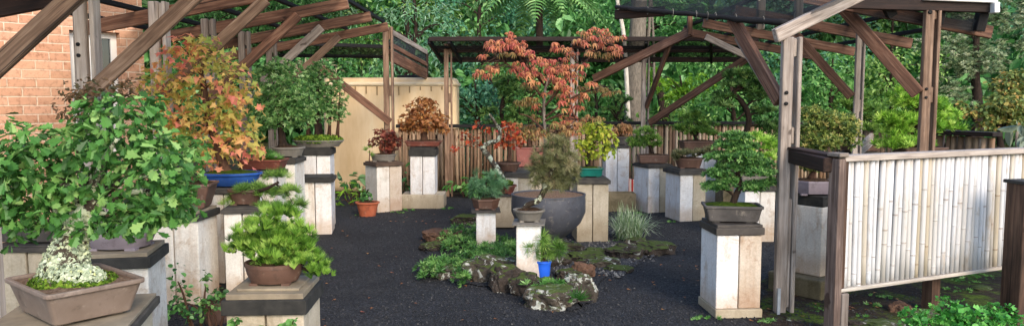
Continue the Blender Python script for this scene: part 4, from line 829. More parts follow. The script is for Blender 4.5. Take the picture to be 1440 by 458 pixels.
rocks = [(625, 340, 50, 22, ROCKC, 'brownish flat rock at the left tip of the island bed'), (612, 350, 34, 14, ROCKA, 'dark low rock just below the brownish flat one on the island edge'), (655, 314, 34, 16, ROCKA, 'dark rock at the back left of the island behind the ground cover'),
 (634, 388, 50, 20, ROCKB, 'pale speckled rock at the lower left of the island under the ground cover'), (682, 392, 52, 42, ROCKB, 'light lichen topped rock left of the front pedestal'), (712, 405, 48, 42, ROCKA, 'dark rock in front of the front pedestal, between two lichened ones'), (742, 412, 44, 34, ROCKA, 'squat mossy rock below the blue nursery pot'),
 (775, 430, 66, 34, ROCKB, 'large front rock with a white lichen spot at the near tip of the island'), (816, 420, 44, 46, ROCKB, 'tall rock with a pale top at the near right corner of the island'), (821, 388, 28, 26, ROCKC, 'reddish brown rock right of the blue nursery pot'), (800, 390, 30, 18, ROCKA, 'small dark rock beside the reddish brown one'),
 (850, 374, 40, 16, ROCKB, 'white lichened rock at the right edge of the gravel bed'), (842, 358, 30, 14, ROCKB, 'small pale rock behind the white lichened one'), (880, 362, 48, 22, ROCKA, 'dark mossy rock below the variegated grass'), (922, 355, 46, 20, ROCKA, 'low brown black rock at the right tip of the island'), (800, 352, 36, 14, ROCKA, 'dark rock under the big charcoal bowl'), (895, 345, 30, 16, ROCKB, 'grey rock tucked under the variegated grass'), (700, 388, 60, 34, ROCKB, 'long mossy rock behind the light lichen topped one, left of the front pedestal'), (828, 368, 50, 18, ROCKA, 'dark rock at the middle right of the island, before the white lichened one'), (780, 372, 40, 18, ROCKA, 'low dark rock tucked between the front pedestal and the blue pot'), (870, 380, 34, 10, ROCKA, 'thin low rock at the right front edge of the gravel bed'), (765, 400, 30, 16, ROCKA, 'flat stone directly under the blue nursery pot')]
for i, r_ in enumerate(rocks): rock(*r_, seed=i + 1)
n = 5200; pb = []
while len(pb) < n:
    px, py = random.uniform(735, 920), random.uniform(328, 392)
    if ((px - 825) / 95) ** 2 + ((py - 358) / 32) ** 2 < random.uniform(.35, 1.05) + .25 * math.sin(px * .11): f = G(px, py, .012); pb.append((f.x, f.y, .012))
Pp = np.array(pb); a_ = RNG.random(n) * 6.28; Mq = np.zeros((n, 3, 3)); Mq[:, 0, 0] = np.cos(a_); Mq[:, 0, 1] = -np.sin(a_); Mq[:, 1, 0] = np.sin(a_); Mq[:, 1, 1] = np.cos(a_); Mq[:, 2, 2] = 1
k = NB('grey pebble'); at = k.new('ShaderNodeAttribute', attribute_name='tint'); k.col(k.ramp(at.outputs['Fac'], [(0, '#202123'), (0.6, '#3e3f42'), (0.9, '#625f5a'), (1, '#8c8880')])); k.rough(0.8)
props(link('grey_pebbles', leaf_mesh('grey_pebbles', T_STONE, (Pp, Mq, .014 + .024 * RNG.random(n), RNG.random(n)), (0, 0, 0)), k.m, None), 'grey pebbles covering the island bed around the charcoal bowl', 'pebbles', kind='stuff')
# ground cover
gcp = pxblobs([(630, 372, 36, 10), (660, 362, 34, 12), (690, 352, 34, 14), (650, 340, 30, 12), (705, 362, 24, 14), (612, 380, 20, 6), (640, 330, 24, 10), (672, 378, 28, 8), (708, 335, 16, 14), (690, 372, 26, 9), (650, 388, 10, 10)], 7.2, 1.2, .5)
gcb = []
for p in [(625, 376, 34), (655, 366, 34), (688, 355, 34), (650, 345, 30), (702, 366, 22), (608, 384, 16), (640, 334, 26), (672, 380, 26), (708, 345, 20), (690, 375, 24), (646, 394, 10), (655, 325, 22), (715, 352, 12), (680, 340, 26)]:
    f = G(p[0], p[1], .06); gcb.append((f.x, f.y, .06, p[2] * S(f.y) * 1.1, p[2] * S(f.y) * .9, .10))
crown(None, gcb + lumps(gcb, 5, .4), T_JUN, .055, LF_JUN, .8, 'tuft', name='ground_cover', flat=True); props(bpy.data.objects['ground_cover'], 'creeping juniper ground cover spreading over the left of the island bed', 'ground cover', kind='stuff')
fb = [(G(760, 402, .1).x, G(760, 402, .1).y, .11, .16, .08, .05), (G(790, 405, .1).x, G(790, 405, .1).y, .10, .1, .08, .05)]; gtop = crown(None, fb, T_JUN, .05, LF_MID, .9, 'up', name='creeping_herb', flat=True); props(gtop, 'fresh green creeping herb on the rocks in front of the blue nursery pot', 'plant')
f = G(808, 436, 0); fb = [(f.x, f.y, .05, .06, .05, .05)]; props(crown(None, fb, T_PINE, .11, LF_MID, .5, 'up', name='grass_tuft', flat=True), 'little grass tuft at the foot of the front right rock', 'grass tuft')

m1 = pedestal(683, 352, 296, 32, 'short white pedestal with a dark tile top rising from the ground cover', d=.26, rz=R(3), mat=CONCW, cap='slab', capt=.018, capover=.05, split=False, z0=.03)
bonsai('round blue green pine in an octagonal dark brown pot on the short white pedestal', m1, ('hex', 40, 15, P_BROWN, dict(taper=.85, df=.9)), [(683, 280, 2.4), (682, 268, 2), (684, 256, 1.4)], [(682, 255, 20, 13), (668, 264, 16, 11), (698, 262, 14, 11), (682, 268, 26, 9)], (T_PINEF, 12, 'out'), LF_BLUEP, BK_DARK, k=.75, nl=3, flat=False)
m2 = pedestal(708, 320, 274, 36, 'tan pedestal half hidden behind the short white one on the island', d=.34, mat=CONCT, split=False, z0=.03, capt=.02)
t2 = bonsai('gnarled lichen trunk maple with a few red leaves in a round tan pot', m2, ('round', 36, 12, P_RED, dict(taper=.75, df=.9)), [(708, 262, 4.6), (706, 250, 4.6), (697, 234, 4.2), (685, 217, 3.8), (679, 207, 3.4), (688, 201, 3), (700, 197, 2.9), (703, 185, 2.5), (696, 172, 2.2), (688, 160, 1.2)], [(665, 200, 14, 8), (640, 210, 10, 8), (652, 190, 12, 8), (678, 182, 12, 7), (720, 178, 8, 6), (672, 175, 8, 6)], (T_MAPLE, 7, 'leaf'), LF_FLAME, BK_LICH3, k=.3, nl=2, flat=False, twigs=2, brad=.16)
crust('moss', t2, (m2['c'].x, m2['c'].y, m2['z'] + .13), (.12, .1, .03), 600, .022, MOSSL, seed=14, zmin=0)
m3 = pedestal(729, 318, 243, 42, 'pale pedestal with a brown slab top behind the lichen trunk maple', d=.4, mat=CONC, mat2=CONCT, capt=.06)
bonsai('orange leaved maple in a round brown pot behind the lichen trunk', m3, ('round', 34, 13, P_BROWN, dict(taper=.7, df=.9, dx=-14)), [(716, 220, 3), (716, 208, 2.6), (712, 195, 2)], [(712, 186, 16, 10), (722, 198, 14, 9), (705, 202, 10, 8), (730, 190, 8, 8), (716, 176, 10, 6)], (T_MAPLE, 7, 'leaf'), LF_FLAME, BK_BROWN, k=.6, nl=3, flat=False)
m4 = pedestal(745, 290, 236, 40, 'dark pedestal behind the round pine ball under the dull red pot', d=.4, mat=CONCT)
bonsai('reddish leaved shrub in a dull red rectangular pot behind the pine ball', m4, ('rect', 40, 28, P_PINK, dict(taper=.9, df=.7)), [(745, 206, 2.5), (744, 196, 2)], [(745, 188, 18, 10), (730, 180, 10, 8)], (T_MAPLE, 6, 'leaf'), LF_OCHRE, BK_BROWN, k=.7, nl=3, flat=False)
# charcoal bowl with the tall red maple
Yc = 7.72; zb = 0.05; sC = S(Yc)
bowl = bonsai('tall airy red and ochre Japanese maple rising from a huge charcoal bowl of gravel', (771, 333, Yc), ('round', 104, 62, P_BOWL, dict(taper=.42, lip=.012, df=.95, bulge=.26, soil=GRIT, feet=False) if False else dict(taper=.42, lip=.012, df=.95, bulge=.34, feet=False)),
 [(768, 275, 3.4), (766, 240, 2.8), (767, 200, 2.4), (765, 160, 2.2), (766, 130, 2), (772, 105, 1.6)], [], (T_DROOP, 10, 'droop'), LF_RED, BK_GREY, soil=GRIT, cat='potted maple', name='potted_maple')
Yt = Yc; red = [(690, 95), (708, 55), (722, 62), (698, 62), (735, 68), (676, 80), (700, 98), (722, 100), (712, 48), (735, 90), (750, 78), (760, 92), (785, 65), (810, 60), (820, 48), (850, 45), (838, 52), (868, 55), (860, 68), (800, 80), (830, 75), (790, 95), (772, 88), (805, 105), (820, 95), (760, 110), (785, 112), (800, 125), (775, 130), (825, 115), (800, 150), (805, 168), (790, 135), (812, 180), (840, 42), (875, 70), (808, 190), (748, 146), (760, 152), (830, 165), (745, 95), (730, 95), (815, 150), (795, 72), (780, 102), (745, 108), (768, 100), (790, 120), (812, 132), (805, 92), (755, 84), (828, 62), (846, 60), (856, 52), (795, 160), (800, 175), (735, 102), (745, 115), (755, 100), (770, 110), (782, 95), (795, 100), (805, 112), (815, 105), (792, 112), (775, 100), (785, 120), (690, 60), (700, 66), (730, 60), (715, 58), (740, 72), (672, 100), (682, 106), (825, 50), (845, 50), (862, 62), (800, 132), (808, 142), (798, 145)]
och = [(745, 120), (812, 122), (840, 125), (850, 122), (770, 180), (755, 185), (780, 175), (810, 170), (740, 180), (835, 165), (752, 165), (730, 142), (845, 75), (826, 70), (710, 72), (795, 178), (865, 128), (745, 142), (765, 188), (790, 188)]
def airy(pts, rx, ry):
    out = []
    for (x_, y_) in pts:
        for _ in range(2): out.append((x_ + random.uniform(-7, 7), y_ + random.uniform(-4, 4), rx * random.uniform(.6, 1.2), ry * random.uniform(.6, 1.1), random.uniform(-.45, .45)))
    return pxblobs(out, Yt, .9)
rb_, ob_ = airy(red, 11, 5.0), airy(och, 12, 4.5)
mb = MB(); spine = [W(*p, Yt) for p in ((766, 240), (765, 160), (766, 130), (772, 105))]
hubs = {'a': ([(766, 140), (740, 112), (700, 80), (690, 70)]), 'b': ([(766, 150), (800, 110), (830, 80), (850, 60)]), 'c': ([(766, 170), (795, 160), (812, 168)]), 'd': ([(767, 185), (745, 165), (730, 160)]), 'e': ([(766, 125), (790, 90), (805, 66)]), 'f': ([(766, 165), (810, 135), (850, 122)]), 'g': ([(766, 120), (735, 85), (715, 60)]), 'h': ([(767, 195), (790, 182), (830, 170)])}
bpts = []
for h_ in hubs.values():
    dy = random.uniform(-.35, .35); P_ = [W(x_, y_, Yt + dy * (i / (len(h_) - 1))) for i, (x_, y_) in enumerate(h_)]; q, qr = smooth_path(P_, list(np.linspace(.014, .006, len(P_))), 6); mb.tube(q, qr, 6, .1); bpts += q
for (x, y, z, *_r) in rb_ + ob_:
    e = Vector((x, y, z)); c_ = min(bpts, key=lambda p: (p - e).length); mb.tube([c_, c_.lerp(e, .6) + Vector((0, 0, .03)), e], [.006, .004, .002], 4)
build('branch', mb, BK_BROWN, bowl, smooth=True)
crown(bowl, rb_, T_DROOP, 7.2 * S(Yt), LF_RED, .48, 'droop', flat=True, shell=.2, tintf=lambda P, O, rng: .62 + .26 * rng.normal(size=len(P))); crown(bowl, ob_, T_DROOP, 7.2 * S(Yt), LF_OCHRE, .75, 'droop', flat=True, shell=.2)
# stand under the bowl
t_ = thing('bowl_stand', (W(771, 333, Yc).x, Yc, 0), 'low dark stone foot under the huge charcoal bowl', 'stand'); mb = MB(); zt_ = W(771, 333, Yc).z
mb.loft([[(.16 * math.cos(a) * s_, .16 * math.sin(a) * s_, z) for a in np.linspace(0, 6.283, 20, endpoint=False)] for s_, z in ((1.05, 0), (1, .02), (.95, max(zt_ - .002, .03)))], True, True); build('foot_block', mb, SLAB, t_, False, smooth=False)
m6 = pedestal(744, 392, 314, 40, 'white pedestal with a thin grey tile top at the front of the island', d=.26, rz=R(-4), mat=CONCW, split=False, cap='slab', capt=.016, capover=.035, capmat=P_GREY, z0=.06)
def sc_(p): return [(x, y, r, *q) for (x, y, r, *q) in p]
bonsai('leaning lichen trunked pine with a ball of olive grey needles in a small grey pot', m6, ('round', 44, 17, P_GREY, dict(taper=.7, df=.9)), [(734, 297, 4), (742, 288, 4.2), (756, 282, 4), (765, 268, 4.4), (768, 252, 3.8), (776, 240, 3), (780, 222, 2)], [(778, 212, 26, 15), (760, 228, 22, 16), (797, 226, 20, 16), (778, 235, 34, 16), (758, 250, 18, 12), (798, 248, 18, 14), (778, 256, 28, 12), (780, 200, 18, 8)], (T_PINEF, 13, 'out'), LF_PINEO, BK_LICH2, k=.75, nl=3, flat=False)
q = W(763, 390, 6.35); z_ = .10; bonsai('small tufted pine seedling in a bright blue nursery pot among the rocks', (764, 389, 6.3), ('round', 22, 24, P_PLASTIC, dict(taper=.82, lip=.008, feet=False)), [(764, 364, 1.4), (765, 350, 1.2), (768, 335, 1)], [(766, 338, 14, 16), (750, 350, 10, 8), (780, 348, 12, 8), (764, 356, 14, 6)], (T_PINEF, 17, 'out'), LF_PINEM, BK_DARK, k=.35, nl=2, flat=False, cat='potted pine', name='potted_pine')
m8 = pedestal(830, 340, 251, 52, 'tall tan concrete pedestal with a dark slab under the teal pot', d=.42, rz=R(3), mat=CONCT, cap='slab', capt=.06, z0=.02)
bonsai('yellow green leaved tree in a glazed teal rectangular pot', m8, ('rect', 34, 13, P_TEAL, dict(taper=.88, df=.7)), [(827, 236, 3), (826, 222, 2.6), (832, 205, 2)], [(835, 180, 22, 10), (820, 195, 16, 14), (848, 195, 20, 14), (838, 212, 18, 14), (858, 210, 12, 12), (822, 215, 12, 12), (846, 178, 14, 8)], (T_ROUND, 7, 'leaf'), LF_YEL, BK_DARK, k=.8, nl=3, flat=False, soil=MOSS)
m9 = pedestal(866, 286, 205, 38, 'tall white pedestal behind the yellow leaved tree', d=.42, mat=CONCW, capt=.03)
bonsai('peach orange leaved maple in a small dark pot behind the yellow leaved tree', m9, ('round', 22, 12, P_DARK, dict(taper=.75, df=.9, dx=8)), [(874, 192, 2), (872, 182, 1.5)], [(872, 178, 16, 8), (862, 186, 10, 7), (882, 184, 8, 8)], (T_DROOP, 8, 'droop'), LF_OCHRE, BK_BROWN, k=.8, nl=3, flat=False, tintf=lambda P, O, rng: .8 + .2 * rng.normal(size=len(P)))
# variegated grass
f = G(888, 342, .0); V = []; Fc = []; tn = []; rg = random.Random(4)
for i in range(420):
    a_ = rg.uniform(0, 6.283); L_ = rg.uniform(.28, .48); ln = rg.uniform(.3, 1.25); w_ = .007; base = Vector((f.x + rg.gauss(0, .06), f.y + .15 + rg.gauss(0, .05), .02)); o = len(V); d_ = Vector((math.cos(a_), math.sin(a_), 0)); pr = Vector((-d_.y, d_.x, 0))
    for j in range(5): t = j / 4; r_ = L_ * ln * .75 * t; z = L_ * (1.25 * t - .95 * ln * t * t * .9); p = base + d_ * r_ + Vector((0, 0, max(z, .0))); ww = w_ * (1 - t * .9); V += [p - pr * ww, p + pr * ww]
    for j in range(4): Fc.append((o + 2 * j, o + 2 * j + 1, o + 2 * j + 3, o + 2 * j + 2)); tn.append(rg.random())
mb = MB(); mb.v = [tuple(v) for v in V]; mb.f = Fc; mb.t = tn; props(build('grass_clump', mb, LF_VAR), 'arching clump of white edged variegated grass at the right of the island', 'grass clump')
# striped cloth, timber trough
t_ = thing('striped_box', W(889, 272, 11.8), 'red and white striped box standing behind the variegated grass', 'box', None, R(-8)); mb = MB(); s_ = S(11.8)
mb.add([(-11 * s_, 0, 0), (11 * s_, 0, 0), (11 * s_, .12, 0), (-11 * s_, .12, 0), (-11 * s_, 0, 22 * s_), (11 * s_, 0, 17 * s_), (11 * s_, .12, 17 * s_), (-11 * s_, .12, 22 * s_)], [(3, 2, 1, 0), (4, 5, 6, 7), (0, 1, 5, 4), (1, 2, 6, 5), (2, 3, 7, 6), (3, 0, 4, 7)]); build('striped_side', mb, STRIPE, t_, False)
for o_ in (t_,): o_.location.z = 0; MATS[o_.name] = Matrix.Translation(o_.location)
t_.children[0].location.z = W(889, 272, 11.8).z
mb = MB(); mb.box(-11 * s_, 11 * s_, .01, .11, 0, W(889, 272, 11.8).z - .002); build('box_base', mb, WOODD, t_, False)
f = G(875, 298); t_ = thing('timber_trough', (f.x, f.y + .15, 0), 'low mossy timber trough behind the variegated grass', 'trough'); mb = MB(); hh = W(875, 272, f.y).z
mb.box(-.2, .2, -.12, -.09, 0, hh); mb.box(-.2, .2, .09, .12, 0, hh); mb.box(-.2, -.17, -.09, .09, 0, hh); mb.box(.17, .2, -.09, .09, 0, hh); bevel(build('plank_side', mb, CONCM, t_, False), .005, 1); mb = MB(); mb.box(-.172, .172, -.092, .092, hh - .08, hh - .03); build('soil', mb, SOIL, t_, False)

# ================================================================== RIGHT ROW
r1 = pedestal(918, 299, 231, 42, 'white pedestal with a tan side under the trained pine in the brown rectangular pot', d=.42, rz=R(20), mat=CONCW, mat2=CONCT, capt=.05)
bonsai('neat green layered pine in a brown rectangular pot in front of the slatted fence', r1, ('rect', 42, 12, P_BROWN, dict(taper=.92, df=.6)), [(918, 219, 3), (915, 208, 2.4), (910, 198, 1.8)], [(908, 188, 16, 7), (898, 198, 14, 6), (920, 196, 14, 6), (905, 205, 12, 5), (893, 206, 10, 5), (925, 205, 8, 4)], (T_PINEX, 8, 'tuft'), LF_PINEM, BK_DARK, k=1.0, nl=3)
r2 = pedestal(965, 311, 238, 46, 'white and brown streaked pedestal with a thick dark slab under the low olive pine', d=.44, rz=R(14), mat=CONCW, mat2=CONCT, capt=.07, capover=.03)
bonsai('low spreading olive pine in a small brown pot on the streaked pedestal', r2, ('oval', 40, 14, P_BROWN, dict(taper=.8, df=.8, dx=4)), [(968, 228, 2.2), (962, 222, 2), (955, 220, 1.5)], [(962, 217, 20, 5), (985, 218, 16, 6), (950, 222, 8, 4), (998, 212, 8, 5)], (T_PINEX, 8, 'tuft'), LF_PINEO, BK_DARK, k=.8, nl=2)
r3 = pedestal(986, 292, 212, 40, 'tall plain white pedestal behind the streaked one under the cloud shaped pine', d=.4, mat=CONCW, capt=.03)
bonsai('cloud shaped dark pine in a wide brown rectangular pot before the slatted fence', r3, ('rect', 46, 13, P_BROWN, dict(taper=.88, df=.7, dx=-6)), [(982, 202, 3), (978, 192, 2.6), (984, 182, 2)], [(978, 170, 18, 9), (962, 182, 14, 7), (996, 180, 14, 8), (980, 186, 22, 6), (1002, 190, 9, 5), (976, 162, 12, 5)], (T_PINEX, 8, 'tuft'), LF_PINEM, BK_DARK, k=1.0, nl=3)
r4 = pedestal(1062, 340, 262, 50, 'white pedestal standing behind the dark juniper, left of the near pergola post', d=.42, mat=CONCW, mat2=CONC, capt=.05)
bonsai('fresh lime green pine tuft in a plain grey pot behind the dark juniper', r4, ('rect', 48, 16, P_GREY, dict(taper=.9, df=.7)), [(1062, 246, 3), (1060, 232, 2.5), (1062, 215, 2)], [(1066, 200, 22, 14), (1082, 212, 14, 14), (1045, 212, 16, 12), (1062, 225, 26, 10)], (T_PINEX, 10, 'tuft'), LF_PINEB, BK_DARK, k=.9, nl=3)
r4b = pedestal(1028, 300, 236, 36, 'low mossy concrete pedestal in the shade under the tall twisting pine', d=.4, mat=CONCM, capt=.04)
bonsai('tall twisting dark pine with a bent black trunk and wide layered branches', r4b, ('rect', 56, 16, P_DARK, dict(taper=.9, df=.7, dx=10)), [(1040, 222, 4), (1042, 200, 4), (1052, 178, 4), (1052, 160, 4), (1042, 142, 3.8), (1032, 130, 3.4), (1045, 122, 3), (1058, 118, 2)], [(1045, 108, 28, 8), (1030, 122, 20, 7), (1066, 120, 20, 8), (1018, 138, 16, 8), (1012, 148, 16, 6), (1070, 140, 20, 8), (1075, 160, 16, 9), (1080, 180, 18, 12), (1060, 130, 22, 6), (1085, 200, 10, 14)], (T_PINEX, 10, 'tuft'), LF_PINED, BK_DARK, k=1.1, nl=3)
r5 = pedestal(1029, 446, 316, 76, 'front right pedestal of one white and one tan stained block under the grey tray juniper', d=.36, rz=R(4), mat=CONCW, mat2=CONCP, cap='slab', capt=.075, capmat=m_plain('wet slab', '#2f2b28', '#4a443e', 0.6, 9, 0.4), capover=.012, base=(69, 13, CONCT))
mb = MB(); f = r5['c']; 
bonsai('spreading dark green juniper in a dark grey rectangular tray on the front right pedestal', r5, ('rect', 78, 24, P_DARK, dict(taper=.86, df=.6, rz=R(-8))), [(1030, 290, 6), (1034, 276, 4.6), (1040, 262, 4), (1038, 245, 3.4), (1042, 225, 2.6)], [(1034, 194, 20, 10), (1022, 207, 22, 9), (1050, 208, 18, 9), (1012, 222, 21, 9), (1044, 222, 26, 10), (1074, 232, 15, 9), (1034, 238, 24, 9), (1066, 244, 23, 10), (1010, 246, 20, 9), (1005, 264, 19, 10), (1024, 258, 16, 8), (1060, 264, 22, 9), (1080, 258, 11, 8)], (T_SCALE, 7, 'tuft'), LF_JUN, BK_DARK, k=1.5, nl=4, flat=True, soil=MOSS)
r6 = pedestal(1143, 388, 276, 50, 'grey white pedestal on a mossy base block between the near post and the bamboo screen', d=.33, rz=R(38), mat=CONC, mat2=CONCW, split=False, cap='slab', capt=.085, capmat=DARKBAND, capover=.0, z0=.162)
mb = MB(); fz = .0
q = r6['c']; r6b = thing('stone_block', (q.x, q.y, 0), 'wide mossy concrete block under the grey white pedestal behind the near post', 'block', None, R(38)); mb = MB(); mb.box(-.24, .24, -.24, .24, 0, .16); bevel(build('block_body', mb, CONCM, r6b, False), .012, 2)
bonsai('large mixed juniper with grey green and bronze tips in a mauve hexagonal pot', r6, ('hex', 62, 20, P_MAUVE, dict(taper=.92, df=.9, lip=.0)), [(1142, 246, 5), (1145, 225, 4.4), (1150, 205, 3.6), (1160, 185, 2.6)], [(1160, 168, 30, 12), (1135, 185, 26, 14), (1180, 182, 28, 14), (1150, 198, 36, 14), (1198, 195, 16, 12), (1135, 208, 26, 10), (1140, 232, 26, 10), (1140, 160, 18, 10), (1195, 170, 12, 8)], (T_SCALE, 7, 'tuft'), LF_JUNO, BK_BROWN, k=.95, nl=4, flat=False)
r7 = pedestal(1292, 330, 222, 50, 'concrete pedestal hidden behind the bamboo screen under the bright rounded pine', d=.42, mat=CONC)
bonsai('bright yellow green pine of rounded pads behind the bamboo screen', r7, ('rect', 60, 14, P_BROWN, dict(taper=.9, df=.7)), [(1290, 210, 5), (1290, 185, 4), (1288, 155, 3)], [(1272, 145, 26, 16), (1300, 150, 30, 18), (1258, 170, 24, 13), (1325, 165, 24, 14), (1290, 175, 34, 13), (1262, 190, 26, 11), (1330, 182, 22, 11), (1280, 203, 34, 9), (1250, 205, 20, 8), (1278, 130, 16, 9)], (T_PINEX, 11, 'tuft'), LF_PINEB, BK_DARK, k=1.3, nl=4)
r8 = pedestal(1210, 305, 214, 40, 'concrete pedestal behind the mixed juniper under the cloud pine', d=.42, mat=CONC)
bonsai('open cloud pine with a lichen patched trunk left of the bright rounded pine', r8, ('rect', 46, 12, P_BROWN, dict(taper=.9, df=.7)), [(1205, 203, 4), (1207, 185, 4), (1198, 168, 4), (1204, 155, 3.4), (1212, 145, 2.4)], [(1205, 138, 22, 8), (1222, 155, 22, 8), (1188, 150, 16, 8), (1232, 170, 16, 8), (1215, 182, 26, 9), (1190, 172, 12, 6)], (T_PINEX, 10, 'tuft'), LF_PINEM, BK_LICH2, k=1.0, nl=3)
r10 = pedestal(868, 282, 190, 30, 'shadowed pedestal behind the peach orange maple', d=.36, mat=CONCT, name='pedestal') if False else None

fw_ = []
for (px, py) in ((512, 303), (560, 299), (575, 296), (625, 294), (806, 342), (852, 340), (905, 301), (950, 312), (985, 309), (990, 448), (1066, 452), (300, 426), (315, 432), (1030, 342)):
    f = G(px, py)
    for _ in range(3): fw_.append((f.x + random.uniform(-.1, .1), f.y + random.uniform(-.06, .02), .0, random.uniform(.02, .06), .03, random.uniform(.012, .03)))
props(crown(None, fw_, T_JUN, .03, LF_MID, .5, 'up', name='foot_weeds', flat=True), 'tiny weeds and moss sprouting along the feet of the pedestals', 'weeds', kind='stuff')
# right foreground: curly plant, stones, big leaf plant
f = G(1350, 520); Yk = 4.45
kb = pxblobs([(1290, 446, 24, 14), (1335, 436, 26, 20), (1375, 448, 34, 16), (1405, 436, 22, 12), (1350, 456, 40, 14), (1425, 456, 18, 12), (1285, 462, 20, 10)], Yk, .8); t_ = thing('curly_plant', (W(1350, 450, Yk).x, Yk, 0), 'bright green curly leaved plant at the bottom right in front of the screen', 'plant')
T_CURL = Tm([(0, 0, 0), (.35, .3, .22), (.45, .62, -.05), (.25, .9, .25), (0, .85, -.1), (-.25, 1.0, .25), (-.45, .65, -.05), (-.35, .28, .22), (0, .5, .05)], [(0, 1, 8), (1, 2, 8), (2, 3, 8), (3, 4, 8), (4, 5, 8), (5, 6, 8), (6, 7, 8), (7, 0, 8)])
crown(t_, kb + lumps(kb, 5, .42), T_CURL, .034, LF_KALE, 1.6, 'leaf', name='foliage', shell=.7)
mb = MB()
for (x, y, z, *_r) in kb: mb.tube([(x * .5 + W(1350, 450, Yk).x * .5, Yk, 0), (x, y, z)], [.012, .008], 6)
build('stem', mb, LF_KALE, t_, smooth=True)
for i, (px, py, w_, h_, m_, lb) in enumerate([(1268, 436, 24, 18, ROCKC, 'red brown rock on the soil under the bamboo screen'), (1302, 440, 44, 5, ROCKB, 'flat pale stepping stone behind the curly plant'), (1250, 456, 46, 6, ROCKB, 'flat grey stone at the bottom right by the screen post'), (1330, 424, 30, 6, ROCKA, 'dark stone on the mossy soil below the bamboo screen'), (1205, 452, 22, 6, ROCKA, 'small dark stone by the foot of the screen post'), (1120, 448, 18, 6, ROCKB, 'pale stone chip at the foot of the near pergola post'), (1385, 405, 26, 5, ROCKA, 'low dark stone on the soil left of the gate post')]):
    props(rock(px, py, w_, h_, m_, lb, seed=40 + i), group='loose stones on the right soil')
sb = []
for (px, py, r_) in ((1225, 430, 14), (1240, 418, 16), (1345, 408, 20), (1360, 396, 20), (1310, 412, 14), (1150, 436, 12), (1380, 390, 16), (1215, 446, 10)): f = G(px, py); sb.append((f.x, f.y, .0, r_ * S(f.y), r_ * S(f.y), .025))
props(crown(None, sb, T_JUN, .03, LF_MID, .35, 'up', name='ground_weeds', flat=True), 'low moss and weeds dotted over the soil under the bamboo screen', 'weeds', kind='stuff')
n = 60; mbt = MB()
T_BIG = half_leaf([(0.14, 0.2), (0.2, 0.5), (0.14, 0.8)], .25, .5)
f = W(1428, 210, 8.2); t_ = thing('broadleaf_plant', (f.x, 8.2, 0), 'grey green plant with long drooping pointed leaves at the right edge', 'plant'); bl = pxblobs([(1432, 183, 12, 9), (1436, 198, 14, 9), (1446, 180, 14, 10)], 8.2); crown(t_, bl, T_BIG, .2, m_leaf('dull grey green leaf', [(0, '#4c5c44'), (1, '#8c9680')], .5, .2), 1.2, 'leaf', name='foliage'); mb = MB(); mb.tube([(f.x, 8.2, 0), (f.x + .03, 8.2, .7), W(1430, 185, 8.2)], [.03, .025, .015], 8); build('stem', mb, BK_GREY, t_, smooth=True)

# ================================================================== BACKGROUND TREES
def tree(label, px, Y, pads, leaf, mat, name='tree', cat='tree', k=.6, nl=6, lf=.42, bark=BK_DARK, tr=.08, z0=0.0, top=None, mode=None, flat=False, shell=.45, limbs=7, group='trees and shrubs behind the garden', dfac=.8, lean=0.0):
    q = W(px, 140, Y); root = thing(name, (q.x, Y, z0), label, cat, group); bl = pxblobs(pads, Y, dfac, .3)
    ztop = max(b[2] for b in bl); base = Vector((q.x, Y, z0 - .05)); tp = Vector((sum(b[0] for b in bl) / len(bl), Y, ztop))
    pts = [base, base.lerp(tp, .3) + Vector((random.uniform(-.15, .15), 0, 0)), base.lerp(tp, .65) + Vector((random.uniform(-.2, .2), 0, 0)), tp]
    a, b = smooth_path(pts, [tr, tr * .75, tr * .5, tr * .2], 6); mb = MB(); mb.tube(a, b, 9, .1)
    for (x, y, z, *_r) in bl[:limbs] + random.sample(bl, min(3, len(bl))):
        e = Vector((x, y, z)); i = min(range(len(a)), key=lambda j: (a[j] - e).length + 0.8 * max(0, a[j].z - e.z + .3)); m_ = a[i].lerp(e, .5) + Vector((0, 0, .12)); p_, r_ = smooth_path([a[i], m_, e], [b[i] * .55, b[i] * .35, b[i] * .12], 4); mb.tube(p_, r_, 6, .1)
    build('trunk', mb, bark, root, smooth=True); tm, lp, mo = leaf
    arr = lumps(bl, nl, lf) if nl else bl
    crown(root, arr, tm, lp * .58 * S(Y), mat, k * 1.2, mo, flat=flat, shell=shell); return root
def blobpads(px, py, rx, ry, n, f=.5):
    out = []
    for _ in range(n): a_ = random.uniform(0, 6.283); r_ = math.sqrt(random.random()); out.append((px + math.cos(a_) * rx * r_ * .75, py + math.sin(a_) * ry * r_ * .75, rx * f * random.uniform(.7, 1.2), ry * f * random.uniform(.7, 1.2)))
    return out
LEAFY = (T_SIMPLE, 12, 'leaf'); NARR = (T_NARROW, 15, 'leaf'); RND = (T_ROUND, 9, 'leaf'); FEATH = (T_CAS, 16, 'up'); DOTS = (T_SIMPLE, 9, 'leaf')
tree('silvery green narrow leaved shrub tree rising behind the cream tank', 575, 15.2, blobpads(570, 60, 85, 75, 9) + blobpads(520, 30, 50, 40, 3) + blobpads(600, 110, 50, 50, 4) + blobpads(570, -40, 80, 50, 4), NARR, LF_SILV, k=.8)
tree('dark leafy tree behind the left pergola roof', 455, 15.5, blobpads(450, 60, 85, 70, 8) + blobpads(430, -30, 90, 60, 6), LEAFY, LF_DARK, k=.8)
tree('dark tree over the left pergola beside the brick house', 340, 14.5, blobpads(330, 40, 100, 80, 9) + blobpads(300, 110, 70, 60, 5) + blobpads(240, 60, 40, 90, 4), LEAFY, LF_DARK, k=.8)
for i, (px, lb) in enumerate(((432, 'dry brown stalked shrub behind the tank, left part'), (500, 'dry twiggy shrub above the middle of the tank'))): tree(lb, px, 14.3, blobpads(px, 98, 45, 22, 6), (T_NARROW, 16, 'leaf'), LF_REED if i == 0 else LF_DARK, 'shrub', 'shrub', k=.35, tr=.03)
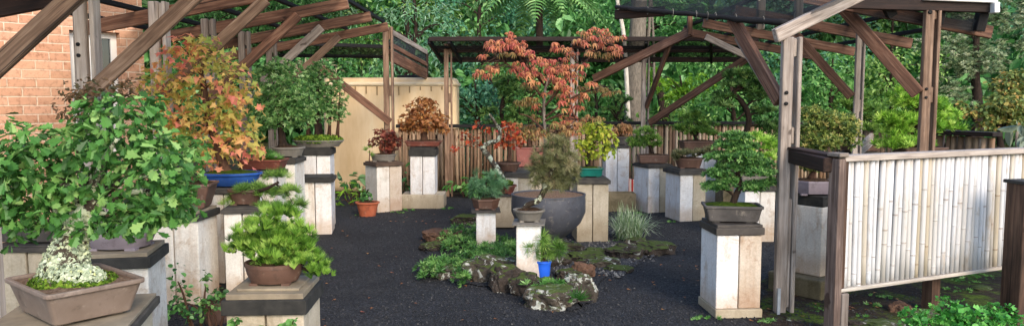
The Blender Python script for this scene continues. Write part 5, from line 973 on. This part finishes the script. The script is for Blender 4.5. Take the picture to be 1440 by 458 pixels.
tree('dense dark green shrub between the tank and the red maple', 665, 14.0, blobpads(660, 130, 50, 60, 8) + blobpads(640, 180, 40, 50, 5) + blobpads(690, 215, 40, 40, 3), RND, LF_COOL, 'shrub', 'shrub', k=.8)
tree('layered dark conifer directly behind the red maple', 722, 13.4, blobpads(720, 150, 55, 60, 12, .42), (T_JUN, 13, 'tuft'), LF_PINED, k=1.0, nl=3, flat=True)
tree('tall leafy tree behind the tree fern', 700, 19, blobpads(680, 20, 90, 90, 9) + blobpads(660, 90, 50, 60, 4), LEAFY, LF_COOL, k=.75, tr=.14)
tree('mid green leafy shrub behind the yellow leaved tree', 835, 13.9, blobpads(840, 150, 55, 45, 8) + blobpads(800, 200, 40, 40, 4) + blobpads(870, 210, 40, 40, 3), LEAFY, LF_MID, 'shrub', 'shrub', k=.75)
tree('dark flat layered pine above the peach orange maple', 862, 12.9, blobpads(862, 158, 42, 22, 9, .42), (T_PINEX, 12, 'tuft'), LF_PINED, k=1.1, nl=2, flat=True)
tree('glowing lime green feathery shrub behind the thin pergola post', 955, 17.5, blobpads(950, 118, 48, 32, 8) + blobpads(900, 120, 20, 25, 2) + blobpads(985, 140, 30, 25, 3), (T_CAS, 14, 'tuft'), LF_LIME, 'shrub', 'shrub', k=.9)
tree('bright leafy shrub left of the tall twisting pine', 960, 14.6, blobpads(950, 160, 60, 35, 8) + blobpads(900, 180, 40, 30, 4), LEAFY, LF_FRESH, 'shrub', 'shrub', k=.75)
tree('glossy leaved green tree behind the tall twisting pine', 1030, 15.5, blobpads(1030, 110, 75, 70, 10) + blobpads(1060, 190, 60, 50, 5), LEAFY, LF_MID, k=.7)
tree('dark glossy tree framed by the right pergola brace', 1160, 14.8, blobpads(1150, 115, 75, 75, 10) + blobpads(1180, 190, 60, 50, 5), LEAFY, LF_MID, k=.75)
tree('mid green tree behind the bright rounded pine', 1250, 15.4, blobpads(1245, 110, 70, 75, 10) + blobpads(1280, 190, 60, 40, 4) + blobpads(1230, 20, 60, 50, 4), LEAFY, LF_FRESH, k=.7)
tree('grey green feathery casuarina at the right behind the pergola', 1370, 16.6, blobpads(1360, 70, 80, 85, 14, .4) + blobpads(1420, 40, 60, 60, 6) + blobpads(1330, 140, 50, 50, 5), FEATH, LF_CAS, k=1.1, nl=4, tr=.16)
tree('blue dark leafy tree at the top right corner', 1465, 22, blobpads(1460, 10, 40, 60, 8) + blobpads(1440, -30, 50, 40, 5), LEAFY, LF_COOL, k=.35, tr=.15)
tree('dark upright tree with drooping foliage between the casuarina and the pergola', 1335, 17.0, blobpads(1335, 105, 26, 60, 8), FEATH, LF_DARK, k=.8, nl=3)
tree('olive and gold tinged shrub at the right edge', 1415, 12.6, blobpads(1415, 140, 62, 45, 10) + blobpads(1375, 165, 36, 28, 4) + blobpads(1450, 120, 40, 40, 4), RND, LF_GOLD, 'shrub', 'shrub', k=1.5)
tree('soft green shrub behind the short brown board fence', 1345, 12.8, blobpads(1345, 165, 40, 28, 7), RND, LF_MID, 'shrub', 'shrub', k=.75)
tree('tall dark tree behind the right pergola roof', 1100, 20, blobpads(1090, 40, 100, 90, 12) + blobpads(1180, 30, 70, 60, 5), LEAFY, LF_COOL, k=.7, tr=.16)
tree('tall dark tree beside the gum trunks', 940, 21, blobpads(930, 60, 70, 70, 8) + blobpads(860, 40, 60, 70, 6) + blobpads(820, 90, 40, 50, 4) + blobpads(920, -40, 40, 40, 3), LEAFY, LF_DARK, k=.75, tr=.16)
tree('tall leafy tree at the back above the silvery shrub', 600, 20, blobpads(600, 10, 90, 70, 8) + blobpads(520, 20, 90, 80, 6), LEAFY, LF_FRESH, k=.75, tr=.15)
tree('dense mid green shrub filling the gap under the tree fern', 750, 15.0, blobpads(760, 100, 80, 30, 9) + blobpads(740, 160, 80, 50, 7), LEAFY, LF_MID, 'shrub', 'shrub', k=.9)
# pale gum trees
def gum(label, segs, Y):
    q = W(segs[0][0][0], 140, Y); root = thing('gum_tree', (q.x, Y, 0), label, 'tree', 'pale gum trunks behind the red maple'); mb = MB()
    for sg in segs:
        P_ = [W(p[0], p[1], Y + (p[3] if len(p) > 3 else 0)) for p in sg]; P_, r_ = smooth_path(P_, [p[2] * S(Y) for p in sg], 5); mb.tube(P_, r_, 10, .05)
    build('trunk', mb, BK_GUM if segs[0][0][2] > 10 else BK_PALE, root, smooth=True); tp = segs[0][-1]; crown(root, lumps(pxblobs(blobpads(tp[0], tp[1] - 50, 70, 30, 5), Y), 3), T_NARROW, 18 * S(Y), LF_CAS, .35, 'leaf'); return root
gum('thick grey trunked gum tree behind the red maple with slim pale stems beside it', [[(893, 300, 15), (892, 120, 14), (897, 40, 12), (902, -60, 9)], [(884, 120, 3), (888, 60, 2.6), (905, 20, 2), (912, -40, 1.5)], [(903, 110, 3), (912, 50, 2.4), (914, 0, 2), (918, -50, 1.5)], [(920, 120, 2), (919, 60, 1.8), (916, 0, 1.6), (915, -40, 1)]], 16.0)
gum('slim pale gum leaning left at the edge of the shade cloth', [[(884, 180, 3.5), (878, 60, 3), (868, 0, 2.6), (862, -50, 2)]], 15.5)
# tree fern
q = W(757, 140, 16.0); tf = thing('tree_fern', (q.x, 16.0, 0), 'tree fern with wide arching green fronds at the top centre behind the red maple', 'tree fern'); top = W(757, -24, 16.0)
mb = MB(); mb.tube([(q.x, 16.0, -.05), (q.x + .05, 16.0, 1.5), (top.x, 16.0, top.z)], [.10, .085, .08], 10, .12); build('trunk', mb, BK_DARK, tf, smooth=True)
rg = random.Random(9); mb = MB()
for i in range(20):
    a_ = 2 * math.pi * i / 20 + rg.uniform(-.15, .15); L_ = rg.uniform(1.35, 1.85); d_ = Vector((math.cos(a_), math.sin(a_), 0)); pr = Vector((-d_.y, d_.x, 0)); rise = rg.uniform(.02, .40); drop = rg.uniform(.55, 1.0); pts = [top + d_ * L_ * t + Vector((0, 0, rise * L_ * t - drop * L_ * t * t)) for t in np.linspace(0, 1, 26)]
    mb.tube(pts, list(np.linspace(.014, .003, 26)), 5, 0, .3)
    for j in range(3, 26):
        t = j / 25; wl = .34 * math.sin(math.pi * min(1, t * 1.02) ** .75) + .03; p = pts[j]; fw = (pts[min(j + 1, 25)] - pts[j - 1]).normalized()
        for sg in (-1, 1):
            tip = p + pr * sg * wl + fw * wl * .35 + Vector((0, 0, -wl * .32)); tn = rg.random(); m_ = p.lerp(tip, .5) + Vector((0, 0, .03)); w_ = fw * .026
            mb.add([p - w_, p + w_, m_ + w_ * .9, tip, m_ - w_ * .9], [(0, 1, 2, 3, 4)] if sg > 0 else [(4, 3, 2, 1, 0)], tn)
build('frond', mb, LF_FERN, tf)
# far wood closing the view
fw = []
rg = random.Random(21)
for i in range(60):
    X = -20 + 40 * i / 59 + rg.uniform(-.6, .6); Y = rg.uniform(25, 29); h_ = rg.uniform(6.0, 8.5)
    if 6.2 < X * 27 / Y < 7.4 or X > 15.5: h_ = rg.uniform(4.6, 5.2)
    for z in np.arange(.8, h_, 1.2): fw.append((X + rg.uniform(-.5, .5), Y + rg.uniform(-.4, .4), z, rg.uniform(.7, 1.2), .8, rg.uniform(.6, 1.0)))
from mathutils import noise as NZ
mb = MB(); nx, nz = 150, 30; vs = []
for j in range(nz + 1):
    for i in range(nx + 1):
        X = -26 + 52 * i / nx; top_ = 7.2 + 1.6 * NZ.noise(Vector((X * .35, 3.1, 0))) + .6 * NZ.noise(Vector((X * 1.3, 7.7, 0))) - 2.6 * math.exp(-((X - 8.0) / .8) ** 2) - 2.2 * max(0, min(1, (X - 15) / 4)); z = top_ * j / nz
        vs.append((X, 30.5 + 1.3 * NZ.noise(Vector((X * .5, z * .6, 1))) + .7 * NZ.noise(Vector((X * 1.7, z * 1.9, 5))) + (j / nz) ** 3 * 1.5, z))
mb.add(vs, [(j * (nx + 1) + i, j * (nx + 1) + i + 1, (j + 1) * (nx + 1) + i + 1, (j + 1) * (nx + 1) + i) for j in range(nz) for i in range(nx)])
mb.add([(x, 34, z) for x, z in ((-26, 0), (26, 0))] + [(26, 32.5, 6.0), (-26, 32.5, 6.0)], [(3, 2, 1, 0)])
k = NB('distant foliage mass'); v = k.coord(rnd=False); f = k.noise(v, 5, 8, .75); k.col(k.ramp(f, [(.3, '#1c3418'), (.5, '#38602f'), (.7, '#5c8a48')])); k.rough(.8); k.bump(f, 1.0, .3)
props(build('distant_wood', mb, k.m, smooth=True), 'distant mass of green woodland seen through gaps between the garden trees', 'wood', kind='stuff')
props(crown(None, fw, T_SIMPLE, .42, LF_DARK, 3.2, 'leaf', name='far_wood'), 'far dark wood closing the view behind all the garden trees', 'wood', kind='stuff')
